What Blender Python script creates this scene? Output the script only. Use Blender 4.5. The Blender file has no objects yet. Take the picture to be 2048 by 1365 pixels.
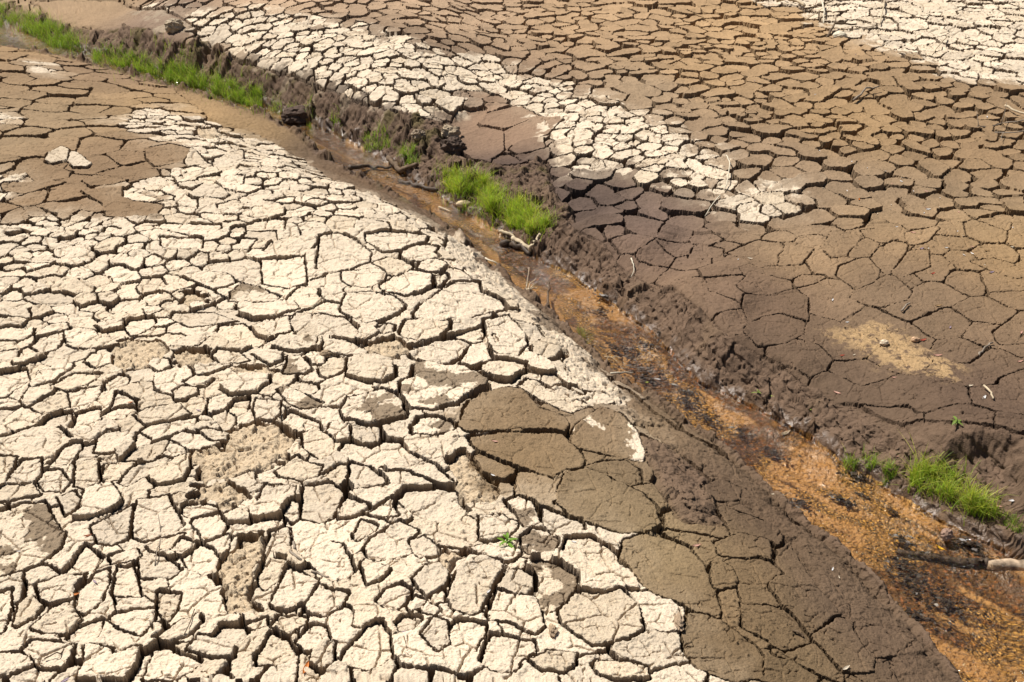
import bpy, math, random
import numpy as np
from mathutils import Vector
R = math.radians
random.seed(7)
rng = np.random.default_rng(11)
C = bpy.context.scene.collection
SC = bpy.context.scene

# ------------------------------------------------------------------ camera, sky, sun, exposure
CAM_Z, PITCH, FPX = 4.0, R(29.0), 2232.0           # focal length in photo pixels (2048 wide)
cam_d = bpy.data.cameras.new('camera'); cam = bpy.data.objects.new('camera', cam_d); C.objects.link(cam)
cam.location = (0, 0, CAM_Z); cam.rotation_euler = (R(90) - PITCH, 0, 0)
cam_d.sensor_width = 36; cam_d.lens = 36 * FPX / 2048
cam_d.clip_start = 0.05; cam_d.clip_end = 2000
SC.camera = cam

SUN_DIR = Vector((-0.62, 0.50, 1.18)).normalized()   # towards the sun
SUN_EL = math.asin(SUN_DIR.z)
w = bpy.data.worlds.new("World"); SC.world = w; w.use_nodes = True
nt = w.node_tree
sky = nt.nodes.new('ShaderNodeTexSky'); sky.sky_type = 'NISHITA'; sky.sun_disc = False
sky.sun_elevation = SUN_EL; sky.sun_rotation = math.atan2(SUN_DIR.x, SUN_DIR.y)
nt.links.new(sky.outputs[0], nt.nodes['Background'].inputs[0])
nt.nodes['Background'].inputs[1].default_value = 0.037
sun_d = bpy.data.lights.new('sun', 'SUN'); sun_d.energy = 5.0; sun_d.angle = R(0.5); sun_d.color = (1.0, 0.96, 0.89)
sun = bpy.data.objects.new('sun', sun_d); C.objects.link(sun)
sun.rotation_euler = SUN_DIR.to_track_quat('Z', 'Y').to_euler()
SC.view_settings.view_transform = 'Standard'; SC.view_settings.look = 'None'
SC.view_settings.exposure = 0.34; SC.view_settings.gamma = 1
SC.cycles.max_bounces = 6; SC.cycles.transparent_max_bounces = 12

# ------------------------------------------------------------------ small maths
def ss(a, b, x):
    t = np.clip((x - a) / (b - a), 0, 1); return t * t * (3 - 2 * t)
def lin(c):
    c = np.asarray(c, float) / 255.0
    return np.where(c <= 0.04045, c / 12.92, ((c + 0.055) / 1.055) ** 2.4)
PERM = rng.permutation(65536).astype(np.int64)
RND = rng.random(65536)
def hsh(i, j, k=0):
    return PERM[(PERM[(PERM[(i + 7919 * k) & 65535] + j) & 65535] + 31 * k) & 65535]
def rnd(i, j, k=0): return RND[hsh(i, j, k)]
def vnoise(x, y, k=0):
    i = np.floor(x).astype(np.int64); j = np.floor(y).astype(np.int64)
    fx = x - i; fy = y - j
    out = 0
    ux = fx * fx * fx * (fx * (fx * 6 - 15) + 10); uy = fy * fy * fy * (fy * (fy * 6 - 15) + 10)
    for di in (0, 1):
        for dj in (0, 1):
            a = RND[hsh(i + di, j + dj, k)] * 6.2831853
            gdot = np.cos(a) * (fx - di) + np.sin(a) * (fy - dj)
            out = out + gdot * (ux if di else 1 - ux) * (uy if dj else 1 - uy)
    return out * 1.45                                # about -1..1
def fbm(x, y, k=0, o=4, g=0.5):
    s = 0; a = 1.0; n = 0
    for q in range(o):
        s = s + a * vnoise(x * 2 ** q + 17.3 * q, y * 2 ** q - 9.1 * q, k + q); n += a; a *= g
    return s / n * 1.35
def worley(x, y, k=0):
    """distance to nearest point, distance to the cell border, random number of the cell"""
    i = np.floor(x).astype(np.int64); j = np.floor(y).astype(np.int64)
    best = np.full(x.shape, 9.0); bx = np.zeros(x.shape); by = np.zeros(x.shape); bid = np.zeros(x.shape)
    pts = []
    for di in (-1, 0, 1):
        for dj in (-1, 0, 1):
            h = hsh(i + di, j + dj, k)
            px = i + di + 0.1 + 0.8 * RND[h]; py = j + dj + 0.1 + 0.8 * RND[(h + 12345) & 65535]
            d = (px - x) ** 2 + (py - y) ** 2
            m = d < best
            best = np.where(m, d, best); bx = np.where(m, px, bx); by = np.where(m, py, by); bid = np.where(m, RND[(h + 777) & 65535], bid)
            pts.append((px, py, d))
    e = np.full(x.shape, 9.0)
    for px, py, d in pts:
        l = np.hypot(px - bx, py - by)
        b = np.where(l > 1e-6, (d - best) / (2 * np.maximum(l, 1e-6)), 9.0)
        e = np.minimum(e, b)
    return np.sqrt(best), e, bid
def chips(x, y, k):
    """angular crumbs: each cell a tilted facet at a height of its own, 0..1"""
    i = np.floor(x).astype(np.int64); j = np.floor(y).astype(np.int64)
    best = np.full(x.shape, 9.0); h0 = np.zeros(x.shape)
    for di in (-1, 0, 1):
        for dj in (-1, 0, 1):
            h = hsh(i + di, j + dj, k)
            dx = x - (i + di + RND[h]); dy = y - (j + dj + RND[(h + 12345) & 65535])
            d = dx * dx + dy * dy
            hh = RND[(h + 777) & 65535] ** 2 + (RND[(h + 991) & 65535] - .5) * 1.1 * dx + (RND[(h + 1993) & 65535] - .5) * 1.1 * dy - .35 * d
            m = d < best; best = np.where(m, d, best); h0 = np.where(m, hh, h0)
    return np.clip(h0, -.3, 1)
def segd(P, A, B):
    ab = B - A; L = (ab ** 2).sum(1) + 1e-12
    ap = P[:, None, :] - A[None]
    t = np.clip((ap * ab[None]).sum(2) / L[None], 0, 1)
    q = ap - t[..., None] * ab[None]
    return np.sqrt((q ** 2).sum(2))
def linesd(P, line): return segd(P, line[:-1], line[1:]).min(1)
def polysd(P, poly):
    """signed distance, positive inside"""
    A = poly; B = np.roll(poly, -1, 0)
    d = segd(P, A, B).min(1)
    y = P[:, 1][:, None]; x = P[:, 0][:, None]
    c = ((A[None, :, 1] > y) != (B[None, :, 1] > y))
    xi = A[None, :, 0] + (y - A[None, :, 1]) * (B[None, :, 0] - A[None, :, 0]) / (B[None, :, 1] - A[None, :, 1] + 1e-12)
    ins = (np.where(c & (x < xi), 1, 0).sum(1) & 1) == 1
    return np.where(ins, d, -d)

# ------------------------------------------------------------------ from photo pixels (2048 x 1365) to the ground
SP, CP = math.sin(PITCH), math.cos(PITCH)
def on_plane(px, py, z):
    a = (np.asarray(px, float) - 1024) / FPX; b = (682.5 - np.asarray(py, float)) / FPX
    dy = CP + b * SP; dz = -SP + b * CP
    t = (z - CAM_Z) / dz
    return np.stack([a * t, dy * t], -1)
def to_pix(x, y, z):
    dx, dy, dz = x, y, z - CAM_Z
    depth = dy * CP - dz * SP; up = dy * SP + dz * CP
    return 1024 + FPX * dx / depth, 682.5 - FPX * up / depth
LSH = [(-500,-20),(-200,30),(0,88),(130,110),(250,142),(400,187),(530,227),(600,264),(650,312),(720,352),(790,387),(860,427),(930,482),(1000,547),(1050,588),(1130,658),(1230,757),(1330,832),(1450,907),(1600,1042),(1750,1172),(1900,1342),(2000,1480),(2100,1650)]
RSH = [(-500,-80),(-200,-16),(0,45),(130,92),(250,129),(400,173),(540,216),(640,256),(700,282),(780,326),(850,373),(900,408),(960,440),(1040,490),(1080,520),(1150,552),(1200,592),(1290,652),(1340,702),(1400,765),(1480,797),(1600,862),(1680,922),(1790,987),(1900,1047),(2048,1122),(2300,1260),(2700,1500)]
LSHW = on_plane(*np.array(LSH, float).T, 0.03); RSHW = on_plane(*np.array(RSH, float).T, 0.01)
STREAM = np.concatenate([LSHW, RSHW[::-1]])
def pw(pts, z=0.45): return on_plane(*np.array(pts, float).T, z)
UB1 = pw([(120,52),(230,62),(330,84),(360,92),(420,76),(452,104),(520,138),(600,163),(660,188),(690,197),(740,212),(800,226),(850,240),(880,250),(900,228),(905,200),(935,186),(1000,182),(1200,150),(1300,60),(1300,-200),(0,-200),(-200,-60)], 0.5)
UB2 = pw([(1060,430),(1100,470),(1150,520),(1190,545),(1215,548),(1260,580),(1300,604),(1345,640),(1385,690),(1430,750),(1480,785),(1560,798),(1640,850),(1720,878),(1830,905),(1870,917),(1900,908),(1960,906),(2020,926),(2040,952),(2052,990),(2300,1010),(2300,450),(1500,200),(1150,330)], 0.25)
def base_z(P, Q=None):
    """Q: the same points pushed about a little, so that banks and shores wander"""
    out = np.zeros(len(P)); Q = P if Q is None else Q
    for s in range(0, len(P), 6000):
        p = Q[s:s + 6000]
        d = -polysd(p, STREAM)
        dl = linesd(p, LSHW); dr = linesd(p, RSHW)
        y = p[:, 1]
        lip = np.interp(y, [4, 6, 8.5, 11], [0.13, 0.12, 0.05, 0.02])
        ws = np.interp(y, [4, 6, 7, 9.5, 11.5], [0.85, 0.6, 0.4, 0.5, 1.6])
        dd = np.maximum(d, 0)
        zl = lip * ss(0, 0.06, dd) + (0.45 - lip) * (1 - np.exp(-(dd / ws) ** 1.25))
        zr = 0.03 * ss(0, .05, dd) + 0.07 * ss(.08, .35, dd) + 0.30 * (1 - np.exp(-dd / 1.2)) + 0.012 * np.minimum(dd, 12)
        for poly, a, b, dec in ((UB1, .17, .14, 0), (UB2, .22, 0, .7)):
            sd = polysd(p, poly) + 0.06 * fbm(p[:, 0] * 3.5, p[:, 1] * 3.5, 3, 4, .6)
            up = a * (.55 * ss(-.05, .05, sd) + .45 * ss(-.16, .16, sd)) + b * (1 - np.exp(-np.maximum(sd, 0) / .35))
            if dec: up = up * (.22 + .78 * np.maximum(ss(-.15, .35, vnoise(p[:, 0] * 1.1 + 3, p[:, 1] * 1.1, 160)), ss(2.3, 2.7, p[:, 0]))) * np.exp(-np.maximum(sd, 0) / dec) * ss(1.25, .6, dd)
            if poly is UB1: up = up * ss(.1, -1.6, p[:, 0]) * (.15 + .85 * ss(-5.7, -4.6, p[:, 0]))
            zr = zr + up * ss(.02, .30, dd)
        zz = np.where(dr < dl, zr, zl)
        z_in = -0.012 - 0.035 * ss(0, .3, -d)
        out[s:s + 6000] = np.where(d < 0, z_in, zz)
    return out
def ground_at(px, py):
    px = np.atleast_1d(np.asarray(px, float)); py = np.atleast_1d(np.asarray(py, float))
    z = np.full(px.shape, 0.4)
    for _ in range(10):
        p = on_plane(px, py, z); z = 0.5 * z + 0.5 * base_z(p)
    return on_plane(px, py, z)
def gpoly(pts): return ground_at(*np.array(pts, float).T)

# ------------------------------------------------------------------ slabs read off the photograph: tile, colour, outline
S7 = 700 / 2046.0
TILE = dict(A=(0,0), B=(674,0), C=(1348,0), D=(0,449), E=(674,449), F=(1348,449), G=(0,898), H=(674,898), I=(1348,898))
TR = """
E p -95,90 0,65 110,105 165,150 200,185 190,235 90,275 -30,300 -120,280
E p 170,80 300,55 470,60 530,65 520,100 380,170 265,180 240,160 175,120
E p 380,180 470,120 590,125 575,170 600,200 500,235 420,235 370,200
E p 30,290 250,275 290,310 280,350 200,400 80,385 30,350
E p 210,240 300,200 390,215 450,250 440,270 360,325 300,310 270,275
E p 250,390 310,340 430,280 555,310 560,370 480,410 400,440 260,410
E p 470,270 520,220 620,225 655,250 600,290 545,295 480,280
E p 575,320 640,290 650,320 600,370 580,370
E p 450,540 480,490 600,400 680,345 830,325 835,390 880,405 960,440 990,480 980,495 780,545 690,550 560,580 460,560
E p 20,510 60,430 200,425 340,450 400,490 380,530 250,600 180,615 110,580 30,540
E p 235,640 290,605 335,610 330,650 270,665
E p 370,640 410,580 500,570 660,575 655,620 600,670 470,695 380,670
E p 420,760 560,690 690,660 770,690 740,740 660,810 540,815 430,780
E p 720,815 790,700 870,690 890,760 910,800 800,830
E p 840,845 940,795 1100,830 1090,860 1010,920 920,905 850,880
E p 860,560 1000,530 1100,640 1110,720 1050,790 940,770 880,690
E p 1140,700 1200,670 1280,690 1330,740 1280,790 1220,800 1140,760
E p -270,600 -230,550 -60,555 60,570 125,640 110,690 -80,690 -230,680
E p -70,700 60,715 185,775 170,795 70,800 0,790 -80,770
E p 60,900 100,820 220,810 340,850 345,920 270,960 180,950 60,920
E w 370,960 440,920 450,830 560,820 640,850 750,850 880,930 880,960 790,1000 700,1080 560,1120 440,1110 380,1020
E w 25,1110 70,1040 260,1000 330,1020 380,1080 410,1140 400,1160 250,1190 180,1190 40,1150
E w 440,1210 480,1165 600,1160 690,1200 690,1240 560,1260 450,1250
E b 715,1210 770,1080 850,1000 1000,955 1080,970 1130,1020 1180,1080 1320,1130 1350,1170 1330,1220 1200,1200 1060,1210 960,1230 760,1245
E b 780,1280 960,1250 1310,1240 1400,1320 1440,1390 1425,1420 1340,1440 1260,1490 1150,1450 900,1370 800,1320
E v 1370,1290 1390,1200 1550,1075 1650,1110 1750,1210 1790,1320 1780,1390 1700,1370 1500,1330
E p 1060,950 1110,900 1180,920 1330,990 1480,1060 1370,1110 1270,1070 1140,1000
H p 5,180 90,75 190,105 280,190 290,215 100,245 20,215
H p 350,290 400,240 560,230 690,245 720,310 765,370 720,410 600,430 470,410 390,340
H p 270,110 420,50 560,110 690,215 640,220 540,190 430,140 300,140
H p 0,370 60,290 180,345 190,370 90,405 10,410
H p 160,610 200,550 370,440 470,490 475,510 410,550 440,630 380,660 240,680 180,660
H p 190,400 240,360 330,300 330,370 360,410 270,430
H p 430,560 500,535 610,605 600,640 480,665 440,620
H p 90,520 150,430 240,465 230,490 130,555 95,540
H p 440,790 530,720 600,710 650,760 640,830 590,880 530,910 480,860
H p 645,930 700,740 760,680 850,655 960,690 985,710 940,790 880,900 840,1000 800,1020 680,980
H p 930,860 990,740 1060,720 1150,770 1150,820 1120,885 1050,890 960,850
H p 880,1000 940,870 1060,900 1160,905 1190,970 1210,1080 1160,1130 1000,1060 890,1040
H w 1130,680 1200,660 1300,690 1400,770 1410,810 1350,900 1290,950 1230,980 1190,950 1160,880 1180,790
H w 1080,520 1150,465 1230,475 1290,530 1280,580 1240,660 1110,610 1080,570
H p 1195,400 1200,335 1280,365 1440,430 1450,470 1330,480 1270,490 1215,440
H p 1310,620 1350,510 1480,510 1570,560 1640,620 1650,670 1720,700 1770,790 1740,800 1600,790 1560,800 1440,750 1390,690
H p 1300,980 1400,860 1560,880 1650,850 1760,940 1785,1090 1690,1150 1600,1160 1500,1180 1400,1120 1310,1050
H p 1700,850 1830,850 1960,900 2040,960 2020,1080 1900,1090 1800,1050 1770,940
H b 1300,230 1340,160 1450,130 1560,160 1600,190 1700,230 1790,280 1860,350 1885,450 1830,480 1740,490 1660,490 1500,440 1350,370 1290,310
H b 1665,640 1680,540 1790,500 1950,535 2040,570 2130,680 2190,800 2240,960 2220,1000 2100,960 1980,900 1850,860 1780,790 1720,700
H b 1450,110 1560,80 1690,80 1760,130 1775,200 1700,215 1570,150
H w 990,310 1060,280 1150,310 1180,400 1190,430 1100,460 1070,410
H p 830,400 960,395 1060,440 1030,500 900,560 840,540
H p 760,600 900,565 1070,600 1080,620 1010,680 900,650
H p 140,720 170,690 310,740 270,800 180,840
H p -210,640 -170,600 -60,550 30,570 80,650 110,740 60,790 -10,800 -100,750
H p 20,1290 60,1220 180,1080 260,1050 300,1120 330,1260 250,1310 180,1340 60,1310
H p 660,1100 700,1040 870,1070 870,1110 800,1230 690,1200 670,1180
H p 500,1140 570,1040 640,1060 660,1180 590,1240 530,1170
H p 840,1290 900,1120 1150,1170 1160,1230 1070,1290 1040,1340 930,1340
H p 350,1060 400,1020 490,1040 440,1100 370,1110
H p 230,930 300,850 380,830 440,870 410,950 350,990 280,970
H p 415,960 460,910 520,930 510,980 440,1000
H p 490,980 530,945 600,990 570,1020 500,1010
H p 1500,1290 1520,1260 1700,1280 1810,1310 1820,1365 1620,1380 1530,1350
H p 1130,1290 1230,1240 1400,1240 1390,1300 1320,1350 1200,1340
I b 70,1100 110,990 200,1000 350,1100 440,1170 490,1240 480,1330 350,1365 160,1290 90,1200
G w -100,480 0,390 130,345 260,335 330,450 380,500 360,590 240,680 130,720 0,760 -100,780
G p 50,240 140,110 250,100 255,200 200,235 60,250
G p 225,220 280,160 360,160 410,220 380,260 270,270
G p 445,240 450,110 580,85 580,200 500,250
G p 600,180 620,110 740,95 800,100 700,190 620,210
G p 700,210 760,130 960,60 1000,70 880,160 740,230
G p 870,180 930,110 1110,90 1120,130 1070,210 920,230
G p 300,130 390,20 480,0 480,30 420,120 330,135
G p 340,310 440,270 480,310 440,370 390,390
G p 480,390 500,260 650,215 720,330 640,390 500,440 430,430
G p 540,470 640,420 770,340 770,420 740,530 660,570 580,560
G p 780,440 810,320 990,285 1000,330 1070,460 1040,490 840,540 780,520
G p 860,570 940,540 1080,520 1000,600 900,610
G p 1000,600 1060,540 1150,570 1100,620 1050,640
G p 1060,640 1170,570 1240,590 1280,650 1270,710 1200,750 1100,710
G p 820,650 880,620 960,640 1060,720 1000,760 830,770
G p 380,720 500,570 600,640 560,700 400,730
G p 640,640 800,590 820,630 800,660 660,680
G p 210,790 370,740 500,740 440,800 430,880 300,910 240,890
G p 440,920 460,840 560,740 640,710 640,760 600,900 500,960 430,930
G p 660,870 690,700 780,690 800,770 830,880 700,870
G p 90,1040 110,920 190,870 260,930 200,1000 110,1050
G p 190,1060 300,950 440,940 470,1000 380,1080 270,1080
G p 390,1105 440,1040 600,1000 590,1060 560,1110 430,1120
G p 140,1190 190,1130 440,1150 430,1210 370,1300 220,1290 150,1230
G p 0,1220 200,1210 190,1280 60,1340 0,1350
G p 490,1270 510,1160 660,1180 660,1220 820,1180 800,1260 730,1365 450,1365
G p 840,1340 900,1180 990,1170 1180,1260 1120,1310 1000,1365 850,1365
G p 690,960 900,950 900,1010 830,1110 700,1060 640,1000
G p 920,960 930,850 1060,860 1030,950 980,1020
G p 910,1120 1080,1020 1170,990 1180,1040 1100,1110 1000,1150
G p 1110,1190 1160,1110 1280,1140 1380,1190 1370,1250 1230,1240
G p 1250,1110 1290,1040 1430,1050 1450,1100 1390,1150 1300,1140
G p 1500,1220 1590,1100 1690,1140 1740,1230 1640,1280 1510,1290
G p 1740,1150 1830,1050 1910,1070 1930,1150 1870,1200 1790,1210
G p 1830,1220 1880,1160 1960,1180 1950,1290 1880,1330 1820,1290
G p 1590,930 1690,710 1860,800 1800,920 1700,970 1600,950
G p 1790,940 1870,830 2040,880 2000,970 1900,1010 1800,980
G p 1510,800 1570,650 1670,670 1620,790 1550,840
G p 1550,600 1580,490 1690,460 1700,540 1660,620 1570,640
G p 1760,400 1780,220 1950,210 2020,260 1940,400 1870,430
G p 1510,300 1560,220 1730,230 1720,290 1600,320 1530,320
G p 1330,190 1480,140 1500,190 1400,210
G p 1120,450 1140,420 1280,390 1330,470 1300,520 1190,560 1170,500
G p 1070,390 1080,350 1200,330 1290,370 1120,410
G p 1610,140 1740,60 1880,120 1860,170 1760,190 1640,170
G p 1890,160 1990,100 2046,110 2100,200 2046,250 1950,200
G p 1660,390 1700,300 1750,310 1750,400 1710,430
G p -60,860 70,830 60,960 30,1080 -60,1100
G p -50,110 110,100 40,250 -50,280
G p -40,300 60,240 200,240 240,300 60,330 -40,340
G p -50,60 -50,-20 250,-110 340,-100 430,-20 290,70 140,70
G p 1440,1050 1560,1010 1560,1060 1480,1080
G p 1600,1070 1640,990 1800,1010 1790,1050 1700,1110
D p 900,30 1000,15 1290,20 1300,60 1210,95 1100,80 920,50
D p 1540,160 1580,120 1680,100 1865,85 1850,140 1780,195 1600,190
D p 1530,210 1780,200 1790,370 1680,400 1540,350 1530,270
D p 1070,310 1120,280 1330,285 1380,330 1250,380 1200,360 1110,330
D p 940,90 1190,100 1180,150 1060,160 950,140
D w 1350,390 1410,340 1480,350 1640,440 1620,470 1480,455 1340,440
D p 1390,530 1460,490 1720,475 1750,530 1600,570 1480,575
D p 1000,560 1010,520 1250,520 1390,575 1220,600 1110,610
D p 1260,650 1290,600 1430,590 1500,680 1570,720 1510,750 1370,735
D p 730,600 760,560 900,545 910,580 830,640 770,665
D p 630,490 700,440 800,430 860,450 850,490 720,520 640,510
D p 800,370 830,320 940,305 970,350 900,385 820,400
D p 1470,620 1560,580 1690,570 1710,650 1600,690 1560,650
D w 1590,760 1640,700 1860,690 1850,740 1750,780 1640,770
D p 1480,790 1560,770 1660,790 1650,830 1590,860
D p 1790,800 1830,775 1910,800 1900,850 1830,850
D p 1860,880 1930,820 2030,815 2010,890 1920,930 1880,920
D w 1660,910 1690,800 1760,800 1830,880 1780,910
D p 180,960 240,870 430,830 440,850 310,940 190,980
D p 310,960 440,890 600,900 510,960 390,990
D p 130,1060 180,980 330,970 310,1010 160,1100
D p 180,1100 330,1020 400,1010 410,1100 260,1140
D p 400,1000 600,970 600,1020 500,1110 420,1100
D p 620,950 700,905 760,930 740,980 630,1010
D p 790,1150 860,1110 1050,1070 1110,1130 980,1170 860,1195
D p 830,1230 870,1190 1150,1140 1160,1170 1060,1220 880,1255
D p 1020,1010 1060,980 1150,985 1160,1010 1090,1050 1030,1050
D p 1080,960 1150,915 1250,930 1210,970 1140,980
D p 1330,1100 1370,1050 1460,1040 1450,1100 1390,1125
D p 1480,1100 1500,1050 1640,1060 1640,1120 1600,1165 1500,1150
D p 1290,990 1400,930 1580,925 1580,970 1500,1020 1360,1030
D p 1650,1160 1700,1110 1870,1170 1880,1210 1760,1215
D w 1630,1000 1680,985 1890,1075 1770,1105 1700,1080
D p 1900,1230 1950,1170 2046,1200 2046,1270 1960,1290
D p 420,1230 460,1130 590,1110 600,1190 470,1240
D p 240,1200 290,1150 430,1120 420,1170 370,1205
D p 580,1300 640,1250 800,1240 770,1310 640,1365 560,1360
D p 820,1310 990,1270 960,1340 900,1390 740,1400
D p 1000,1270 1060,1230 1170,1240 1300,1290 1170,1335 1110,1330 1050,1290
D p 1770,1240 1850,1210 2000,1290 1970,1330 1880,1380 1780,1330
D p 600,1150 700,1100 800,1090 740,1150 640,1170
D p 80,820 260,770 265,790 90,850
D p -40,900 150,850 170,920 40,1040 -40,1050
D p -40,640 60,620 200,620 190,660 110,690 -40,680
D p 380,640 440,620 550,625 580,660 450,710 390,700
D p 560,600 620,580 720,570 720,620 610,635
D p 390,720 560,680 740,680 740,720 560,750 440,750
D p 180,720 240,690 360,690 340,740 250,760
D p 500,830 540,780 650,780 660,840 570,870
D p 870,850 900,815 1000,830 1010,870 940,905
D p 1250,800 1280,770 1400,780 1460,830 1300,850
D p 420,450 470,410 560,410 570,450 480,475
D p 1160,1220 1210,1210 1340,1230 1330,1270 1220,1290
A p 1240,960 1260,930 1420,890 1430,940 1360,1000 1290,1000
A p 1080,960 1110,890 1150,900 1220,960 1100,975
A p 1260,1060 1290,1030 1430,1040 1420,1080 1320,1090
A p 1100,1140 1190,1080 1270,1085 1340,1140 1300,1170 1130,1170
A p 720,1110 830,1140 930,1180 900,1195 760,1180 710,1160
A p 1400,1160 1520,1110 1590,1110 1600,1150 1500,1195 1410,1190
A p 1270,1210 1380,1170 1440,1200 1400,1240 1280,1240
A p 1040,1200 1070,1180 1160,1180 1150,1230 1050,1230
A p 1460,1290 1490,1230 1670,1240 1660,1280 1540,1310
A p 1440,1340 1560,1300 1680,1300 1660,1365 1450,1370
A r 262,945 285,908 365,875 408,890 392,946 302,964
A r 414,893 460,905 535,962 508,988 430,984 398,950
A b 500,1140 700,1110 710,1160 940,1220 900,1270 760,1280 640,1270 620,1200
A b 870,890 1000,870 1110,890 1040,950 920,970 870,930
A b 500,1060 560,1030 770,1050 640,1080 540,1090
A b 580,1020 720,980 900,990 920,1020 760,1060
A b 170,1010 280,975 400,1010 380,1040 230,1055
A b 20,1080 300,1070 360,1080 150,1140 50,1120
B b 800,730 870,680 1060,630 1170,690 1100,720 980,750 900,735
B b 980,770 1160,700 1310,720 1220,800 1100,820 990,850
B b 740,800 850,760 970,780 960,880 890,930 800,930 740,880
B b 640,730 720,650 860,650 860,700 780,780 680,790
B b 1020,880 1080,830 1190,825 1200,880 1060,900
F b 430,430 690,390 760,440 765,560 620,520 510,540 455,570 420,480
F b 450,580 520,545 620,530 750,560 740,630 640,690 500,700 430,640
F b 390,370 460,290 690,350 690,385 540,420 421,390
F b 700,350 760,310 870,310 800,350 710,370
F b 1050,430 1100,370 1270,300 1370,390 1340,440 1200,480 1130,470
F b 970,300 990,250 1120,200 1190,250 1170,340 1080,380
F b 1150,180 1290,110 1350,120 1340,180 1260,290 1190,240
F b 1270,280 1370,170 1470,160 1480,240 1320,300
F b 1030,170 1130,90 1180,120 1150,190 1040,190
F b 1110,50 1180,40 1290,90 1220,110 1150,90
F b 880,140 940,50 1080,80 1000,180 930,190
F b 620,180 740,130 800,150 730,230 620,240
F b 1760,220 1870,205 2046,260 2000,310 1930,290
F b 1370,60 1530,30 1460,110 1380,120
F b 330,170 500,100 620,120 600,230 500,250 400,190
F b 100,200 140,130 270,150 275,190
F b 1890,640 2046,520 2100,560 2046,690 1920,700
I b 290,620 270,570 400,520 530,550 550,590 540,640 420,650
I b 320,680 500,650 560,690 600,730 520,815 390,770
I b 420,920 540,910 690,960 730,1010 800,1110 640,1190 560,1110 430,1040
I b 230,790 250,690 340,700 370,770 330,800 260,810
I b 400,800 510,810 600,890 600,920 430,905
I b 620,900 560,800 610,760 740,820 820,830 940,970 860,1020 800,1090 690,990
I b 810,1110 960,1010 1040,1020 1060,1120 1130,1200 1130,1290 960,1280 850,1160
I b 1060,1060 1080,1030 1300,1090 1440,1170 1300,1190 1140,1200
I b 190,260 190,220 290,190 370,230 360,280 260,290
I b 600,1200 830,1150 950,1280 960,1340 820,1280 700,1210
"""
POLYS = []
_pts, _spans = [], []
for ln in TR.strip().splitlines():
    f = ln.split(); ox, oy = TILE[f[0]]
    q = [tuple(map(float, s.split(','))) for s in f[2:]]
    q = [(ox + a * S7, oy + b * S7) for a, b in q]
    _spans.append((len(_pts), len(_pts) + len(q), f[1], f[0])); _pts += q
_W = gpoly(_pts)
for a, b, kind, tile in _spans:
    p = _W[a:b]
    POLYS.append(dict(grow=(.010 if kind in 'bv' and tile in 'EH' else .030 if kind in 'bv' else .003), w=p, kind=kind, tile=tile, lo=p.min(0), hi=p.max(0), c=p.mean(0), pix=np.array(_pts[a:b]).mean(0)))

def T(t, s): 
    ox, oy = TILE[t]; return [(ox + float(a.split(',')[0]) * S7, oy + float(a.split(',')[1]) * S7) for a in s.split()]
Z = {}
Z['pale'] = [gpoly(p) for p in (
    [(200,250),(215,242),(322,208),(352,215),(335,226),(400,242),(520,280),(600,317),(690,364),(780,402),(860,442),(930,497),(1010,562),(1100,652),(1190,737),(1228,777),(1268,850),(1285,905),(1262,868),(1225,805),(1180,818),(1150,832),(1122,803),(1078,776),(1020,773),(935,820),(915,842),(928,890),(905,905),(960,968),(1010,1002),(1060,988),(1108,992),(1120,1030),(1190,1052),(1243,1097),(1243,1137),(1280,1182),(1370,1228),(1376,1282),(1440,1368),(1460,1420),(1400,1700),(-600,1700),(-600,450),(0,445),(100,436),(220,446),(320,440),(330,395),(228,388),(240,375),(290,362),(330,346),(370,320),(330,290),(280,262)],
    [(270,25),(400,26),(520,24),(700,48),(860,105),(1000,128),(1170,188),(1300,238),(1450,328),(1460,380),(1500,395),(1480,430),(1400,392),(1280,352),(1160,352),(1100,292),(1090,252),(1040,215),(1000,185),(935,188),(905,238),(880,254),(850,242),(800,228),(700,198),(600,165),(520,140),(450,104),(420,76),(345,48)],
    [(1500,-5),(1600,20),(1700,75),(1850,130),(1900,160),(2048,175),(2300,240),(2700,200),(2300,-120),(1480,-90)],
    [(0,340),(70,365),(60,382),(0,402),(-80,400),(-80,340)], [(-20,218),(25,235),(20,250),(-20,257)], [(55,122),(100,130),(112,156),(85,150)],
    [(1500,378),(1560,372),(1610,400),(1570,430),(1500,440),(1470,410)], [(1585,395),(1605,400),(1600,420),(1580,412)])]
Z['crumb'] = [gpoly(p) for p in (
    T('D','650,700 780,680 1000,690 1010,760 900,860 760,880 640,850'), T('D','1030,760 1250,760 1240,830 1080,860 1020,830'),
    T('D','1310,1200 1500,1170 1640,1190 1750,1260 1720,1365 1400,1370 1310,1290'), T('G','1130,0 1640,0 1600,110 1330,160 1180,180 1110,90'),
    T('G','1150,230 1330,200 1450,310 1400,360 1200,330 1150,300'), T('G','1380,540 1540,500 1560,640 1500,800 1500,1000 1330,1000 1300,800 1280,640'),
    T('H','620,90 760,40 870,150 960,250 900,330 760,320 700,240'), T('E','860,610 960,600 1000,690 940,740 880,690'),
    T('E','1180,960 1330,930 1480,1000 1400,1040 1250,1010'), T('D','1330,880 1550,850 1640,900 1400,920'),
    T('D','1080,390 1230,400 1220,470 1080,470'), T('H','560,640 760,640 640,760 560,700'), T('E','120,700 330,690 420,740 340,800 200,790'),
    T('A','1150,760 1260,740 1330,800 1200,830'), T('E','610,30 700,40 860,200 1000,330 1100,440 1250,560 1400,700 1560,850 1700,1000 1760,1130 1700,1130 1560,990 1380,900 1300,800 1350,740 1230,640 1060,480 860,330 660,200'))]
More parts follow.
